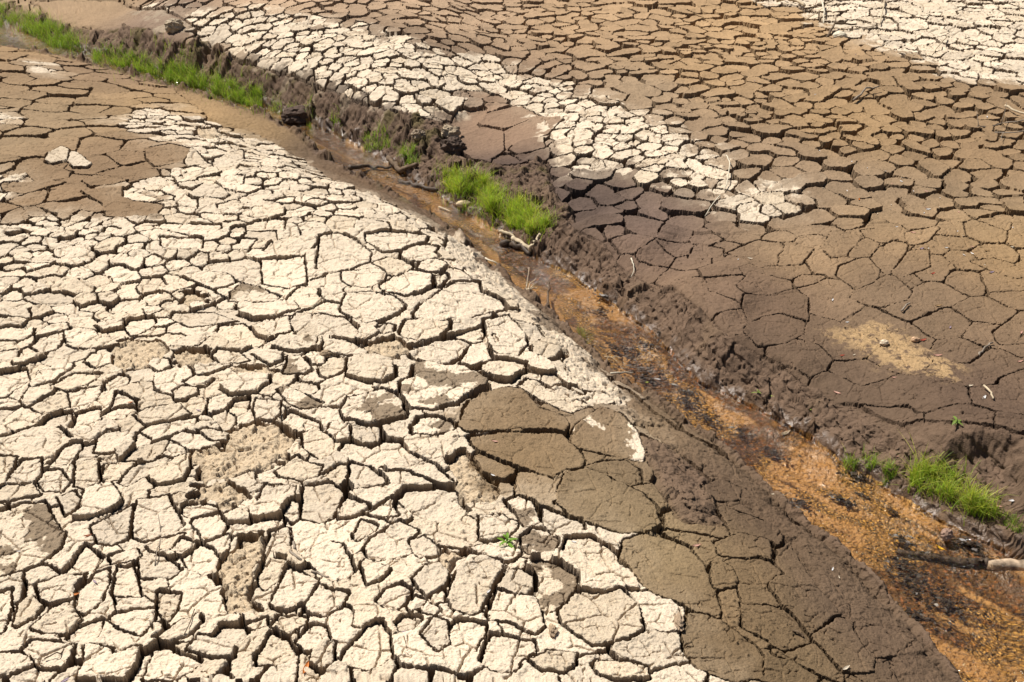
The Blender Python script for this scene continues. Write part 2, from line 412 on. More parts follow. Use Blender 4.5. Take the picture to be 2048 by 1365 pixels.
Z['bank'] = [gpoly(p) for p in (
    [(90,60),(250,58),(340,82),(370,92),(420,82),(450,108),(520,140),(600,166),(700,200),(800,230),(850,243),(885,254),(920,225),(945,240),(890,280),(920,320),(1000,330),(1090,330),(1110,395),(1150,430),(1140,470),(1180,530),(1090,525),(1040,480),(900,400),(780,325),(640,255),(530,212),(350,150),(190,96)],
    [(1140,540),(1190,556),(1300,612),(1390,650),(1400,700),(1500,770),(1480,800),(1400,765),(1340,702),(1290,652)],
    [(1480,797),(1560,800),(1640,866),(1830,912),(1900,912),(1960,912),(2016,930),(2034,955),(2048,1000),(2300,1050),(2300,1260),(1900,1047),(1680,922)],
    [(1290,870),(1340,890),(1420,960),(1440,1060),(1380,1050),(1300,960)])]
Z['smooth'] = [gpoly(p) for p in (
    [(1190,548),(1300,608),(1390,648),(1420,690),(1500,745),(1640,800),(1800,845),(1960,850),(2048,880),(2300,880),(2300,1020),(2048,985),(2030,925),(1960,905),(1860,915),(1640,862),(1480,790),(1400,700),(1390,645),(1300,604)],
    [(330,160),(470,195),(560,235),(620,290),(560,285),(420,235),(380,205)],
    [(1290,850),(1330,835),(1450,910),(1600,1045),(1750,1175),(1900,1345),(1960,1420),(1850,1420),(1760,1290),(1650,1190),(1560,1060),(1440,960)],
    [(60,0),(230,0),(400,60),(330,84),(230,60),(110,52)],
    [(600,266),(650,314),(720,354),(790,389),(860,429),(930,484),(1000,549),(1050,590),(1130,660),(1230,760),(1330,835),(1270,850),(1185,740),(1095,655),(1005,565),(925,500),(855,446),(775,405),(685,366),(610,318),(540,280)])]
Z['sand'] = [gpoly([(1655,668),(1700,655),(1770,648),(1830,682),(1920,735),(1905,765),(1840,745),(1760,730),(1700,690)])]
for k in Z: Z[k] = [(p, p.min(0), p.max(0)) for p in Z[k]]
FARW = gpoly([(1100,60),(2048,380)])

BROWN = [(60,250,150,122,92),(250,330,140,110,82),(400,225,168,132,90),(480,250,152,120,82),(300,60,140,110,85),(150,20,165,130,90),(560,10,190,152,112),(900,20,186,148,108),(1200,50,180,140,94),(1500,60,182,140,88),(1400,150,174,134,85),(1700,250,162,124,76),(1950,300,152,117,76),(1500,330,152,120,85),(1300,180,162,130,93),(1750,420,147,117,83),(2000,450,147,117,81),(1600,480,142,114,85),(1300,470,112,88,74),(1500,600,108,85,70),(1800,600,114,92,73),(1700,800,98,78,64),(1950,800,93,73,61),(1450,730,95,75,62),(1000,260,150,114,84),(1030,240,155,120,88),(1150,420,92,72,60),(700,260,82,64,54),(560,190,88,70,55),(800,240,85,66,55),(1000,350,88,68,58),(1000,850,130,107,83),(1050,920,131,106,78),(1250,850,132,110,87),(1200,1000,136,115,90),(1340,1100,138,117,88),(1400,960,98,78,66),(1550,1050,95,75,62),(1500,1150,120,97,71),(1450,1250,113,91,67),(1650,1200,96,77,66),(1600,1320,109,89,65),(1780,1300,98,78,65),(1200,790,105,82,65),(1000,580,108,84,66),(700,360,112,86,65)]
BROWN_P = ground_at([b[0] for b in BROWN], [b[1] for b in BROWN]); BROWN_C = np.array([lin(b[2:]) for b in BROWN]) * 0.92
PALE_C = np.array([0.65, 0.535, 0.40])

# ------------------------------------------------------------------ the sampling lattice of the terrain (finer near, coarser far)
def lattice():
    u = np.concatenate([np.arange(-520, 0, 7.0), np.arange(0, 2048, STEP * 1.08), np.arange(2048, 2560, 7.0)])
    v = np.concatenate([-555 + 40 * 1.24 ** np.arange(0, 12), np.arange(-100, -0.1, 3.0), np.arange(0, 330, STEP * .42), np.arange(330, 560, STEP * .55), np.arange(560, 1365, STEP * .64), np.arange(1366, 1560, 7.0)])
    return u, v
STEP = 1.4
U, V = lattice(); NU, NV = len(U), len(V)
UU, VV = np.meshgrid(U, V)
G0 = on_plane(UU.ravel(), VV.ravel(), 0.45)           # ground positions
X, Y = G0[:, 0].copy(), G0[:, 1].copy()
N = len(X)
SPC = (STEP * .9 / FPX) * np.maximum(Y, 3) * 1.15 / 1.0    # sample spacing across

# --- two warped copies of the ground position: cracks wander, zone borders fray
wx = .011 * fbm(X * 6, Y * 6, 1, 3) + .0055 * fbm(X * 38, Y * 38, 5, 2)
wy = .011 * fbm(X * 6 + 50, Y * 6, 2, 3) + .0055 * fbm(X * 38 + 50, Y * 38, 6, 2)
PW = np.stack([X + wx, Y + wy], 1)
PP = np.stack([X + .007 * fbm(X * 9, Y * 9, 1, 2) + .004 * fbm(X * 38, Y * 38, 5, 2), Y + .007 * fbm(X * 9 + 50, Y * 9, 2, 2) + .004 * fbm(X * 38 + 50, Y * 38, 6, 2)], 1)
PZ = np.stack([X + .07 * fbm(X * 2.5, Y * 2.5, 8, 4, .6), Y + .09 * fbm(X * 2.5 + 30, Y * 2.5, 9, 4, .6)], 1)

def zones(P, Pbase, keys=('pale', 'crumb', 'bank', 'smooth', 'sand')):
    lo, hi = P.min(0) - .35, P.max(0) + .35
    r = {}
    for k in keys:
        m = np.full(len(P), -0.35)
        for poly, a, b in Z[k]:
            if (a > hi).any() or (b < lo).any(): continue
            m = np.maximum(m, polysd(P, poly))
        r[k] = m
    return r
def spacing(P, z):
    """distance between neighbouring cracks"""
    y = P[:, 1]; d = np.where(z['pale'] > 0, 0.0, 0.0)
    n = fbm(P[:, 0] * .9, y * .9, 40, 2)
    s = np.where(z['pale'] > 0, np.interp(to_pix(P[:, 0], y, .45)[0], [350, 800], [.140, .18]) + .07 * n, .36 + .07 * n)
    px, py = to_pix(P[:, 0], y, .45)
    right = px > np.interp(py, [0, 250, 600, 1365], [200, 700, 1180, 2000])
    s = np.where((z['pale'] > 0) & right & (px < 1480), .17 + .04 * n, s)
    s = np.where((z['pale'] > 0) & (px > 1480) & (py < 300), .23 + .05 * n, s)
    s = np.where((z['pale'] <= 0) & right, np.interp(py, [0, 250, 450, 600], [.20, .19, .25, .34]) + .09 * n, s)
    s = np.where((z['pale'] <= 0) & ~right & (py > 700), .27 + .04 * n, s)
    return s

# ------------------------------------------------------------------ crack seeds filling the ground between the traced slabs
M = 150000
cu = rng.uniform(-480, 2520, M); cv = rng.uniform(-95, 1540, M)
cand = on_plane(cu, cv, .45)
cz = {k: [] for k in ('pale', 'crumb', 'bank', 'smooth')}
for s in range(0, M, 5000):
    zz = zones(cand[s:s + 5000], None, ('pale', 'crumb', 'bank', 'smooth'))
    for k in cz: cz[k].append(zz[k])
cz = {k: np.concatenate(v) for k, v in cz.items()}
csp = spacing(cand, cz)
cpoly = np.full(M, -9.0)
for q in POLYS:
    m = ((cand > q['lo'] - .15) & (cand < q['hi'] + .15)).all(1)
    if m.any(): cpoly[m] = np.maximum(cpoly[m], polysd(cand[m], q['w']))
ok = (cpoly < -0.28 * csp * np.where(cz['pale'] > 0, 1, .6))
hg = {}; seeds = []; sspc = []
CELL = .2
for i in np.nonzero(ok)[0]:
    x, y, r = cand[i, 0], cand[i, 1], csp[i]
    a, b = int(x // CELL), int(y // CELL); k = int(r // CELL) + 1; bad = False
    for aa in range(a - k, a + k + 1):
        for bb in range(b - k, b + k + 1):
            for (sx, sy) in hg.get((aa, bb), ()):
                if (sx - x) ** 2 + (sy - y) ** 2 < (r * .8) ** 2: bad = True; break
            if bad: break
        if bad: break
    if not bad:
        hg.setdefault((a, b), []).append((x, y)); seeds.append((x, y)); sspc.append(r)
seeds = np.array(seeds); sspc = np.array(sspc); NS = len(seeds)
slab_of = np.arange(NS)
for i in range(NS):                                     # some neighbours never split apart
    if rng.random() < .28:
        d = ((seeds - seeds[i]) ** 2).sum(1); d[i] = 9e9; j = int(d.argmin())
        slab_of[i] = slab_of[j]
NP_ = len(POLYS)

# ------------------------------------------------------------------ tile by tile: base height, zones, crack distance, slab number
BZ = np.zeros(N); LAB = np.full(N, -1, np.int64); E1 = np.full(N, -1.0); E2 = np.full(N, 1.0); BP1 = np.full(N, 9.0); ISP = np.zeros(N, bool)
ZON = {k: np.zeros(N) for k in ('pale', 'crumb', 'bank', 'smooth', 'sand')}
DST = np.zeros(N); DSL = np.zeros(N); DSR = np.zeros(N)
idx = np.arange(N).reshape(NV, NU)
TS = 48
for r0 in range(0, NV, TS):
    for c0 in range(0, NU, TS):
        ii = idx[r0:r0 + TS, c0:c0 + TS].ravel()
        P = np.stack([X[ii], Y[ii]], 1)
        Q = PZ[ii] * .35 + P * .65
        BZ[ii] = base_z(P, Q)
        DST[ii] = -polysd(Q, STREAM); DSL[ii] = linesd(P, LSHW); DSR[ii] = linesd(P, RSHW)
        zz = zones(PZ[ii], P)
        for k in ZON: ZON[k][ii] = zz[k]
        if P[:, 1].min() > 30: continue
        # traced slabs
        pp = PP[ii]
        lo, hi = pp.min(0) - .25, pp.max(0) + .25
        b1 = np.full(len(ii), -9.0); b2 = np.full(len(ii), -9.0); l1 = np.full(len(ii), -1)
        for n, q in enumerate(POLYS):
            if (q['lo'] > hi).any() or (q['hi'] < lo).any(): continue
            sd = polysd(pp, q['w'])
            sd = sd + q['grow']
            m = sd > b1
            b2 = np.where(m, b1, np.maximum(b2, sd)); l1[m] = n; b1[m] = sd[m]
        bb = np.minimum(b1, (b1 - b2) * .5)
        # filling slabs
        p = PW[ii]
        lo, hi = p.min(0), p.max(0)
        near = ((seeds > lo - .9) & (seeds < hi + .9)).all(1)
        cs = np.nonzero(near)[0]
        if len(cs) < 3:
            LAB[ii] = np.where(b1 > 0, l1, -1); E1[ii] = np.where(b1 > 0, bb, b1); ISP[ii] = True; continue
        S = seeds[cs]; L = slab_of[cs]
        D = ((p[:, None, :] - S[None]) ** 2).sum(2)
        a = D.argmin(1); da = D[np.arange(len(ii)), a]
        SS = np.sqrt(((S[:, None] - S[None]) ** 2).sum(2)) + 1e-9
        bis = (D - da[:, None]) / (2 * SS[a])
        bis[L[None, :] == L[a][:, None]] = 9
        t2 = np.partition(bis, 1, axis=1)[:, :2] if bis.shape[1] > 1 else np.concatenate([bis, bis], 1)
        e1, e2 = t2.min(1), t2.max(1)
        inp = b1 > 0
        LAB[ii] = np.where(inp, l1, L[a] + NP_)
        E1[ii] = np.where(inp, bb, np.minimum(e1, -b1)); E2[ii] = np.where(inp, 1.0, e2)
        ISP[ii] = inp | (-b1 < e1); BP1[ii] = np.where(inp, 9.0, -b1)

PX, PY = UU.ravel(), VV.ravel()
rightside = DSR < DSL
pale = ss(-.012, .012, ZON['pale']); crumb = ss(-.03, .03, ZON['crumb']); bank = ss(-.05, .05, ZON['bank'])
sand = ss(-.12, .10, ZON['sand']); smooth = np.maximum(ss(-.08, .08, ZON['smooth']), ss(-.05, .03, ZON['sand']))
bank = np.maximum(bank, np.where(rightside, ss(.32, .18, DST), ss(.12, .04, DST)))
far = ss(7.5, 9.5, Y) * rightside

# --- how open and how deep the cracks are
n1 = fbm(X * 3.1, Y * 3.1, 21, 3); n2 = fbm(X * 11, Y * 11, 22, 2)
g0 = np.where(pale > .5, .0065, np.where(rightside, np.where(far > .5, .0125, .007), .0115))
g0 = np.where((pale > .5) & rightside, .009, g0)
gap = g0 * np.where(rightside & (pale < .5), np.clip(np.where(far > .5, .85, .45) + 1.7 * n1 + 1.0 * n2, 0, 3), np.clip(.9 + 1.5 * n1 + .8 * n2, .0, 3))
gap = gap + g0 * 1.5 * np.clip(1 - (E2 - E1) / .05, 0, 1) * np.clip(.6 + n1, 0, 1)
trP = LAB < NP_
moat = np.where((X > -.9) & (Y > 4.6) & (Y < 9), .020, .012)
sandf = ss(.0, -.16, ZON['sand']); gap = gap * sandf
pgap = np.where(pale > .5, .0054, .0055) * sandf * np.where((moat > .015) & (pale > .5), 1.9, 1) * np.clip(1 + 1.2 * n1 + .8 * n2, 0, 3)
e = np.where(ISP & trP, E1 - pgap, np.where(ISP, E1 - np.where(pale > .5, moat, 1.2 * gap), E1 - gap))
e = np.where((LAB >= NP_) & ~ISP & (pale > .5), np.minimum(e, BP1 - moat), e)
plate = np.minimum.reduce([-ZON['crumb'] - .01 + .03 * n2, np.where(trP, 1, -ZON['smooth'] - .02), np.where(trP & (ZON['bank'] < .05), 1, -ZON['bank'] - .02),
                           np.where(rightside, DST - .25, DST - .12)])
big = np.zeros(NP_ + NS, bool)
e = np.where(trP & (LAB >= 0), np.where(ZON['crumb'] > .05, np.minimum(e, .05 - ZON['crumb']), e), np.minimum(e, plate))
LAB = np.where(Y > 26, -1, LAB); e = np.where(LAB < 0, -.05, e)
depth = np.where(pale > .5, .10, np.where(far > .5, .06, np.where(rightside, .035, .05)))
depth = np.where((pale > .5) & rightside, .06, depth)
kinds = np.array([q['kind'] for q in POLYS] + ['f'] * NS); tiles = np.array([q['tile'] for q in POLYS] + ['-'] * NS)
Lc = np.clip(LAB, 0, None)
isE = np.isin(tiles[Lc], ('E', 'H', 'G')) & (LAB >= 0)
depth = np.where(isE & (pale > .5), .14, depth)
depth = np.where(np.isin(kinds[Lc], ('b',)) & np.isin(tiles[Lc], ('E', 'H')), .085, depth)
depth = np.where(np.isin(tiles[Lc], ('F', 'B', 'I')) & (LAB >= 0), .03, depth)

# --- per-slab level, tilt and tint
NL = NP_ + NS
lev = rng.normal(0, 1, NL); tlx = rng.normal(0, 1, NL); tly = rng.normal(0, 1, NL); tint = rng.normal(0, 1, NL); tint2 = rng.normal(0, 1, NL)
cen = np.zeros((NL, 2)); cen[:NP_] = [q['c'] for q in POLYS]; cen[NP_:] = seeds
# the lattice is nudged onto the rims and feet of the crack walls, so that the walls come out clean
en = e + .0045 * fbm(X * 55, Y * 55, 23, 2) + .003 * n2
sh2 = (NV, NU)
def dU(f): return np.gradient(f.reshape(sh2), axis=1).ravel()
def dV(f): return np.gradient(f.reshape(sh2), axis=0).ravel()
Xu, Xv, Yv = dU(X), dV(X), dV(Y)
ex_ = dU(en) / Xu; ey_ = (dV(en) - ex_ * Xv) / Yv
gn = np.hypot(ex_, ey_) + 1e-9; nx_, ny_ = ex_ / gn, ey_ / gn
dd_ = en / np.clip(gn, .6, 1.8)
cc_ = np.abs(nx_ * Xu) + np.abs(nx_ * Xv + ny_ * Yv)
bcen = np.where(ISP, 9, E1)
ctr = (bcen < .5 * cc_) & (en < 0)
rim = (np.abs(dd_) < .5 * cc_) & ~ctr & (LAB >= 0); foot = (np.abs(dd_ + cc_) < .5 * cc_) & ~rim & ~ctr & (LAB >= 0)
sh_ = np.where(rim, -dd_, np.where(foot, -(dd_ + cc_), 0))
XS, YS = X + sh_ * nx_, Y + sh_ * ny_
inside = np.where(((dd_ > -.5 * cc_) & ~ctr) & (LAB >= 0), 1.0, 0.0)
relief = np.where(pale > .5, 1.0, np.where(far > .5, 1.2, np.where(rightside, .25, .6)))
top = np.where(kinds[Lc] == 'r', .018, 0) + relief * (.010 * lev[Lc] + (.035 * tlx[Lc] * (X - cen[Lc, 0]) + .035 * tly[Lc] * (Y - cen[Lc, 1])))
rr = .009
bev = np.where(e < rr, -(.004 + .003 * n2) * (1 - np.clip(e, 0, rr) / rr) ** 2, 0)
curl = np.where(far > .5, .010 * np.exp(-np.clip(e, 0, 1) / .03), .004 * np.exp(-np.clip(e, 0, 1) / .04))

# --- fine shrinkage cracks, flaking skin and grain on the slabs
fx, fy = X + .006 * fbm(X * 30, Y * 30, 31, 2), Y + .006 * fbm(X * 30 + 9, Y * 30, 32, 2)
_, we, wid = worley(fx / .075, fy / .075, 33); we = we * .075
_, we2, wid2 = worley(fx / .20 + 3, fy / .20, 34); we2 = we2 * .20
hmask = ss(-.12, .22, fbm(X * 4.2, Y * 4.2, 35, 2) + np.where(kinds[Lc] == 'w', .3, 0) + np.where(kinds[Lc] == 'r', .6, 0))
hw = np.maximum(.0021, .50 * SPC)
hair = np.exp(-(we / hw) ** 2) * hmask * ss(.02, .16, fbm(X * 14, Y * 14, 36, 2) + .04) * np.clip(.0045 / hw, 0, 1)
hair2 = np.exp(-(we2 / (hw * 1.7)) ** 2) * ss(-.3, .05, fbm(X * 7 + 5, Y * 7, 37, 2))
flake = fbm(X * 9, Y * 9, 38, 5, .55); fl = ss(-.008, .008, flake - .20) * .005 + ss(-.008, .008, flake + .30) * .005
grain = .0026 * fbm(X * 70, Y * 70, 41, 2) + .0045 * fbm(X * 22, Y * 22, 42, 3)
rough = np.where(pale > .5, 1.0, .65)
hz = np.where(pale > .5, 1.0, np.where(rightside & (far > .5), .25, .65))
dark_slab = (kinds[Lc] == 'b') & (LAB >= 0) & ~rightside
wc, _, wci = worley(X / .052 + 11, Y / .052, 67); crumbs = np.clip(1 - (wc / (.10 + .22 * (wci - .78) / .22)) ** 2, 0, 1) * (wci > .78) * .011 * ss(-.1, .5, fbm(X * 1.3, Y * 1.3, 68, 3))
slabz = top + crumbs + bev + curl + rough * (fl + grain) - hz * (.024 * hair + .022 * hair2 * np.where(pale > .5, 1, .6))
# --- what lies in the cracks and the crumbled patches
wpx, wpy = X + .010 * fbm(X * 28, Y * 28, 64, 2), Y + .010 * fbm(X * 28 + 4, Y * 28, 65, 2)
clod = .022 * chips(wpx / .026, wpy / .026, 51) + .010 * chips(wpx / .012, wpy / .012, 50)
clod2 = .055 * np.clip(chips(wpx / .07, wpy / .07, 52) - .25, 0, 1)
clod3 = .12 * np.clip(chips((X + 2 * wx) / .19, (Y + 2 * wy) / .19, 53) - .25, 0, 1)
floorz = -depth * (1 + .25 * n1) + np.where(foot | ctr, 0, .8 * clod + .7 * clod2) + .016 * fbm(X * 16, Y * 16, 54, 2)
crumbz = -.016 + .6 * clod + .6 * clod2 + .012 * fbm(X * 9, Y * 9, 55, 4, .6)
nearf0 = np.interp(Y, [6, 8, 11], [.8, .7, .4])
rid = 1 - np.abs(fbm(X * 5, Y * 5, 57, 4, .6)) * 2
bankz = .035 * fbm(X * 8, Y * 8, 66, 4, .65) + .045 * fbm(X * 3.2, Y * 3.2, 58, 4, .55) + .02 * rid + nearf0 * (.9 * clod2 * (.4 + .6 * ss(-.2, .4, n1)) + .6 * clod) + np.interp(Y, [6, 9], [.85, 1.0]) * clod3
lump = np.interp(Y, [4, 6, 9, 12], [.5, .7, 1.0, 1.25])
nearf = np.interp(Y, [6, 8, 11], [1, .7, .25])
smz = .012 * fbm(X * 3, Y * 3, 59, 4) + .007 * fbm(X * 26, Y * 26, 60, 4, .65) + .28 * clod
ck1, wce, _ = worley((X + .07 * n1) / .42, (Y + .07 * fbm(X * 3, Y * 3, 62, 2)) / .42, 61); wce = wce * .42
smcrack = np.exp(-(wce / np.maximum(.006, .7 * SPC)) ** 2) * ss(.05, .3, fbm(X * 1.7, Y * 1.7, 63, 2))
smz = smz - .022 * smcrack * np.where(rightside, 1, .5)
gz = floorz * (1 - np.clip(crumb + bank + smooth, 0, 1)) + crumbz * crumb * (1 - bank) + (bankz * lump) * bank + smz * smooth * (1 - bank) * (1 - crumb)
gz = gz * ss(0, .06, np.abs(DST) + .02)
und = .02 * fbm(X * .8, Y * .8, 71, 3) * ss(.2, .8, DST) + .035 * ss(-.2, .5, fbm(X * .45, Y * .45, 72, 2)) * ss(.5, 1.5, DST)
# bed of the stream: bars and gravel
instream = DST < 0
bedn = fbm(X * 2.2, Y * 2.2, 73, 3)
bed = np.clip(.022 * bedn, -.03, .022) + .004 * fbm(X * 24, Y * 24, 74, 3)
HZ = BZ + und + np.where(instream, bed * ss(0, .12, -DST), inside * slabz + (1 - inside) * gz)
HZ = np.where(DST > 0, np.maximum(HZ, .004 + .03 * ss(0, .1, DST) * (1 + .8 * n2)), HZ)
HZ = np.where(Y > 40, BZ, HZ)

# ------------------------------------------------------------------ colours of dry and damp mud, sand, organic muck
Wt = np.zeros(N); BC = np.zeros((N, 3))
for b, c in zip(BROWN_P, BROWN_C):
    d2 = (X - b[0]) ** 2 + ((Y - b[1]) * .7) ** 2
    ww = 1 / (d2 + .05) ** 1.6
    Wt += ww; BC += ww[:, None] * c
BC /= Wt[:, None]
BC = 1.06 * (.80 * BC + .20 * (BC @ np.array([.3, .6, .1]))[:, None] * np.array([1.02, 1, .86])) * np.array([.985, .99, .94])
mott = fbm(X * 1.7, Y * 1.7, 81, 4, .55); spk = fbm(X * 45, Y * 45, 82, 2); mo2 = fbm(X * 6, Y * 6, 83, 4, .6)
brown = BC * (1 + .12 * mott + .13 * spk + .10 * mo2)[:, None]
brown = brown * (1 + np.where(LAB >= 0, .05 * tint[Lc], 0) * inside)[:, None]
olive = (ss(.0, .5, mo2 + .4 * mott) * dark_slab * .05)[:, None]
brown = brown * (1 - olive) + np.array([.20, .15, .095]) * olive
pl = PALE_C[None] * (1 + .05 * mott + .05 * mo2 + .04 * spk)[:, None] * (1 + np.where(LAB >= 0, .075 * np.clip(tint[Lc], -2, 1.2), 0))[:, None]
warm = np.clip(.40 * mott + .22 * np.where(LAB >= 0, tint2[Lc], 0), 0, .35)[:, None]
pl = pl * (1 - warm) + np.array([.50, .385, .25]) * warm
wetm = np.where(kinds[Lc] == 'w', ss(-.04, .04, fbm(X * 4.5, Y * 4.5, 84, 5, .55) - .02), 0) * inside
stain = ss(.42, .5, fbm(X * 3.3 + 7, Y * 3.3, 85, 5, .55)) * .6
drym = np.where((kinds[Lc] == 'v'), ss(-.02, .03, fbm(X * 2.3 + 5, Y * 1.2, 86, 6, .65) - .02), 0)
pm = pale.copy()
pm = np.where(np.isin(kinds[Lc], ('p', 'w', 'r')) & (LAB >= 0) & (e > -.004), np.maximum(pm, .0) * 0 + 1, pm)
pm = np.where(np.isin(kinds[Lc], ('b',)) & (LAB >= 0) & (e > -.004), 0, pm)
pm = np.where((kinds[Lc] == 'v') & (LAB >= 0) & (e > -.004), drym, pm)
edgepatch = ss(.25, .33, fbm(X * 5, Y * 5, 87, 4)) * ss(-.22, -.02, ZON['pale'])      # last pale skins beyond the pale ground
pm = np.maximum(pm, edgepatch * np.where(far > .3, .9, 0) * (1 - bank))

msum = np.bincount(Lc[LAB >= 0], weights=ZON['pale'][LAB >= 0], minlength=NL); mcnt = np.bincount(Lc[LAB >= 0], minlength=NL)
pmean = msum / np.maximum(mcnt, 1)
pf = np.where(LAB >= 0, .45 * ZON['pale'] + .55 * pmean[Lc] + np.where(rightside, .11, .06) * rng.normal(0, 1, NL)[Lc] - np.where(rightside, .035, 0), ZON['pale']) + .15 * fbm(X * 5, Y * 5, 79, 5, .62) * np.where(rightside, 1, .6)
pf = pf - .5 * ss(-.22, -.34, np.where(LAB >= 0, pmean[Lc], ZON['pale']))
pm = .60 * ss(-.02, .03, pf) + .40 * ss(-.28, .16, pf + .06 * mo2)
pm = np.where(np.isin(kinds[Lc], ('p', 'w', 'r')) & (LAB >= 0) & (e > -.004), 1, pm)
pm = np.where(np.isin(kinds[Lc], ('b',)) & (LAB >= 0) & (e > -.004), 0, pm)
pm = np.where((kinds[Lc] == 'v') & (LAB >= 0) & (e > -.004), drym, pm)
pm = np.maximum(pm, edgepatch * np.where(far > .3, .9, 0) * (1 - bank))
dampbrown = np.array([.17, .118, .072])
pl = pl * (1 - (wetm * .85)[:, None]) + (dampbrown * (1 + .1 * mo2)[:, None]) * (wetm * .85)[:, None]
pl = pl * np.where((kinds[Lc] == 'r') & (LAB >= 0), .85, 1)[:, None]
pl = pl * (1 - (stain * .35)[:, None]) + np.array([.36, .27, .165]) * (stain * .35)[:, None]
sub_shade = np.array([.21, .15, .10]) * (1 + .12 * mo2 + .08 * spk)[:, None]       # damp inside of the pale crust, darkened further to paint crack shade
wallm = 1 - inside
pl = pl * (1 - .75 * wallm * (1 - .8 * crumb))[:, None] + sub_shade * (.75 * wallm * (1 - .8 * crumb))[:, None]
crc = np.array([.50, .385, .255]) * (1 + .14 * spk + .10 * mo2)[:, None]
crw = crumb * wallm * (1 - ss(.7, 1.1, DST + .2 * mott))
pl = pl * (1 - .7 * crw)[:, None] + (PALE_C * .95)[None] * (1 + .12 * spk + .10 * mo2)[:, None] * (.7 * crw)[:, None]
pl = pl * (1 - .85 * crumb * wallm * ss(.7, 1.1, DST + .2 * mott))[:, None] + crc * (.85 * crumb * wallm * ss(.7, 1.1, DST + .2 * mott))[:, None]
brown = brown * (1 - .02 * far)[:, None] * (1 - far[:, None] * np.array([.03, -.01, -.16]))
brown = brown * (1 + (rightside * (1 - far) * .12)[:, None] * np.array([1.5, 1.15, .8])) * (1 + ((~rightside) & (Y < 7))[:, None] * np.array([.13, .08, .01]))
dust = (.14 * ss(-.22, .0, ZON['pale'] + .12 * mo2) * inside)[:, None]
brown = brown * (1 - dust) + np.array([.46, .36, .25]) * dust
brown = brown * (1 - .15 * wallm * (1 - bank) * (1 - smooth))[:, None]
hl = np.clip((hair * .8 + hair2) * pm * inside, 0, 1)[:, None] * .75  # fine cracks painted with the same shade-darkened inner mud
pl = pl * (1 - hl) + sub_shade * hl
col = pl * pm[:, None] + brown * (1 - pm)[:, None]
dk = np.array([.150, .098, .066]) * (1 + .18 * mo2 + .12 * spk)[:, None]
tanm = ss(.1, .5, fbm(X * 2.1, Y * 2.1, 88, 4, .6))[:, None] * .35
dk = dk * (1 - tanm) + np.array([.20, .135, .08]) * tanm
bk = (bank * np.where(pm > .6, .35, .8) * (wallm * .9 + .1))[:, None]
col = col * (1 - bk) + dk * bk
moss = (ss(.1, .45, fbm(X * 3.7, Y * 3.7, 89, 4)) * bank * ss(8.5, 10, Y) * .55 * wallm)[:, None]
col = col * (1 - moss) + np.array([.10, .085, .025]) * moss
sdm = (sand * ss(-.12, .14, fbm(X * 13, Y * 13, 90, 5, .7) + .5 * (sand - .6)) * .85)[:, None]
col = col * (1 - sdm) + (np.array([.40, .265, .135]) * (1 + .28 * spk)[:, None]) * sdm
# damp margin of the stream
damp = ss(.12, .0, DST)[:, None] * np.where(rightside, .65, .4)[:, None]
col = col * (1 - damp) + np.array([.125, .076, .045]) * damp
# stream bed: sand lobes, gold gravel with painted caustics, rusty leaf muck
sw = on_plane(np.array([700, 1330, 2048]), np.array([320, 760, 1250]), 0)
fdir = (sw[2] - sw[0]) / np.linalg.norm(sw[2] - sw[0])
al = X * fdir[0] + Y * fdir[1]; cr = -X * fdir[1] + Y * fdir[0]
wv = .15 * fbm(X * 1.6, Y * 1.6, 91, 2)
band = fbm(al * .9, (cr + wv) * 3.6, 92, 4, .6)
grav = ss(-.22, .06, band); muck = ss(np.interp(Y, [6, 8], [-.05, -.08]), np.interp(Y, [6, 8], [.30, .16]), fbm(al * 1.3 + 4, (cr + wv) * 4.2, 93, 4, .6) + .12 * (grav - .4))
sp2 = fbm(X * 85, Y * 70, 94, 2); sp3 = fbm(X * 34, Y * 30, 95, 3)
sandc = np.array([.40, .220, .082]) * (1 + .10 * fbm(al * 3, cr * 22, 96, 3) + .05 * sp2)[:, None]
gold_glitter = np.array([.31, .165, .045])[None] * np.clip(.75 + 1.1 * sp2 + .5 * sp3, .12, 2.0)[:, None] + np.array([.25, .17, .04])[None] * ss(.42, .6, sp2)[:, None]  # gravel grains, with bright flecks painted in for rippling caustics
muckc = np.array([.062, .022, .007])[None] * np.clip(.9 + 1.3 * sp3 + .6 * sp2, .15, 2.6)[:, None] + np.array([.16, .045, .008])[None] * ss(.35, .55, sp3 + .3 * sp2)[:, None]
bedc = sandc * (1 - grav)[:, None] + gold_glitter * grav[:, None]
mm = (muck * np.interp(Y, [4, 6, 8, 10, 12], [.75, .8, .8, .75, .6]))[:, None]
bedc = bedc * (1 - mm) + muckc * mm
bedc = bedc * 1.06 * (1 - .25 * ss(8.5, 11, Y))[:, None]
col = np.where((DST < .005)[:, None], bedc, col)
col = np.clip(col, .012, .8)
colw = np.where((pm > .5)[:, None], sub_shade, brown * .8); colw = colw * (1 - .5 * bank[:, None]) + dk * .5 * bank[:, None]  # plate walls: darker inner mud with crack shade put into its colour
wet = np.clip(np.maximum(ss(.10, .0, DST) * np.where(rightside, 1, .5) * ss(-.2, .3, n2 + .2), 0), 0, 1)

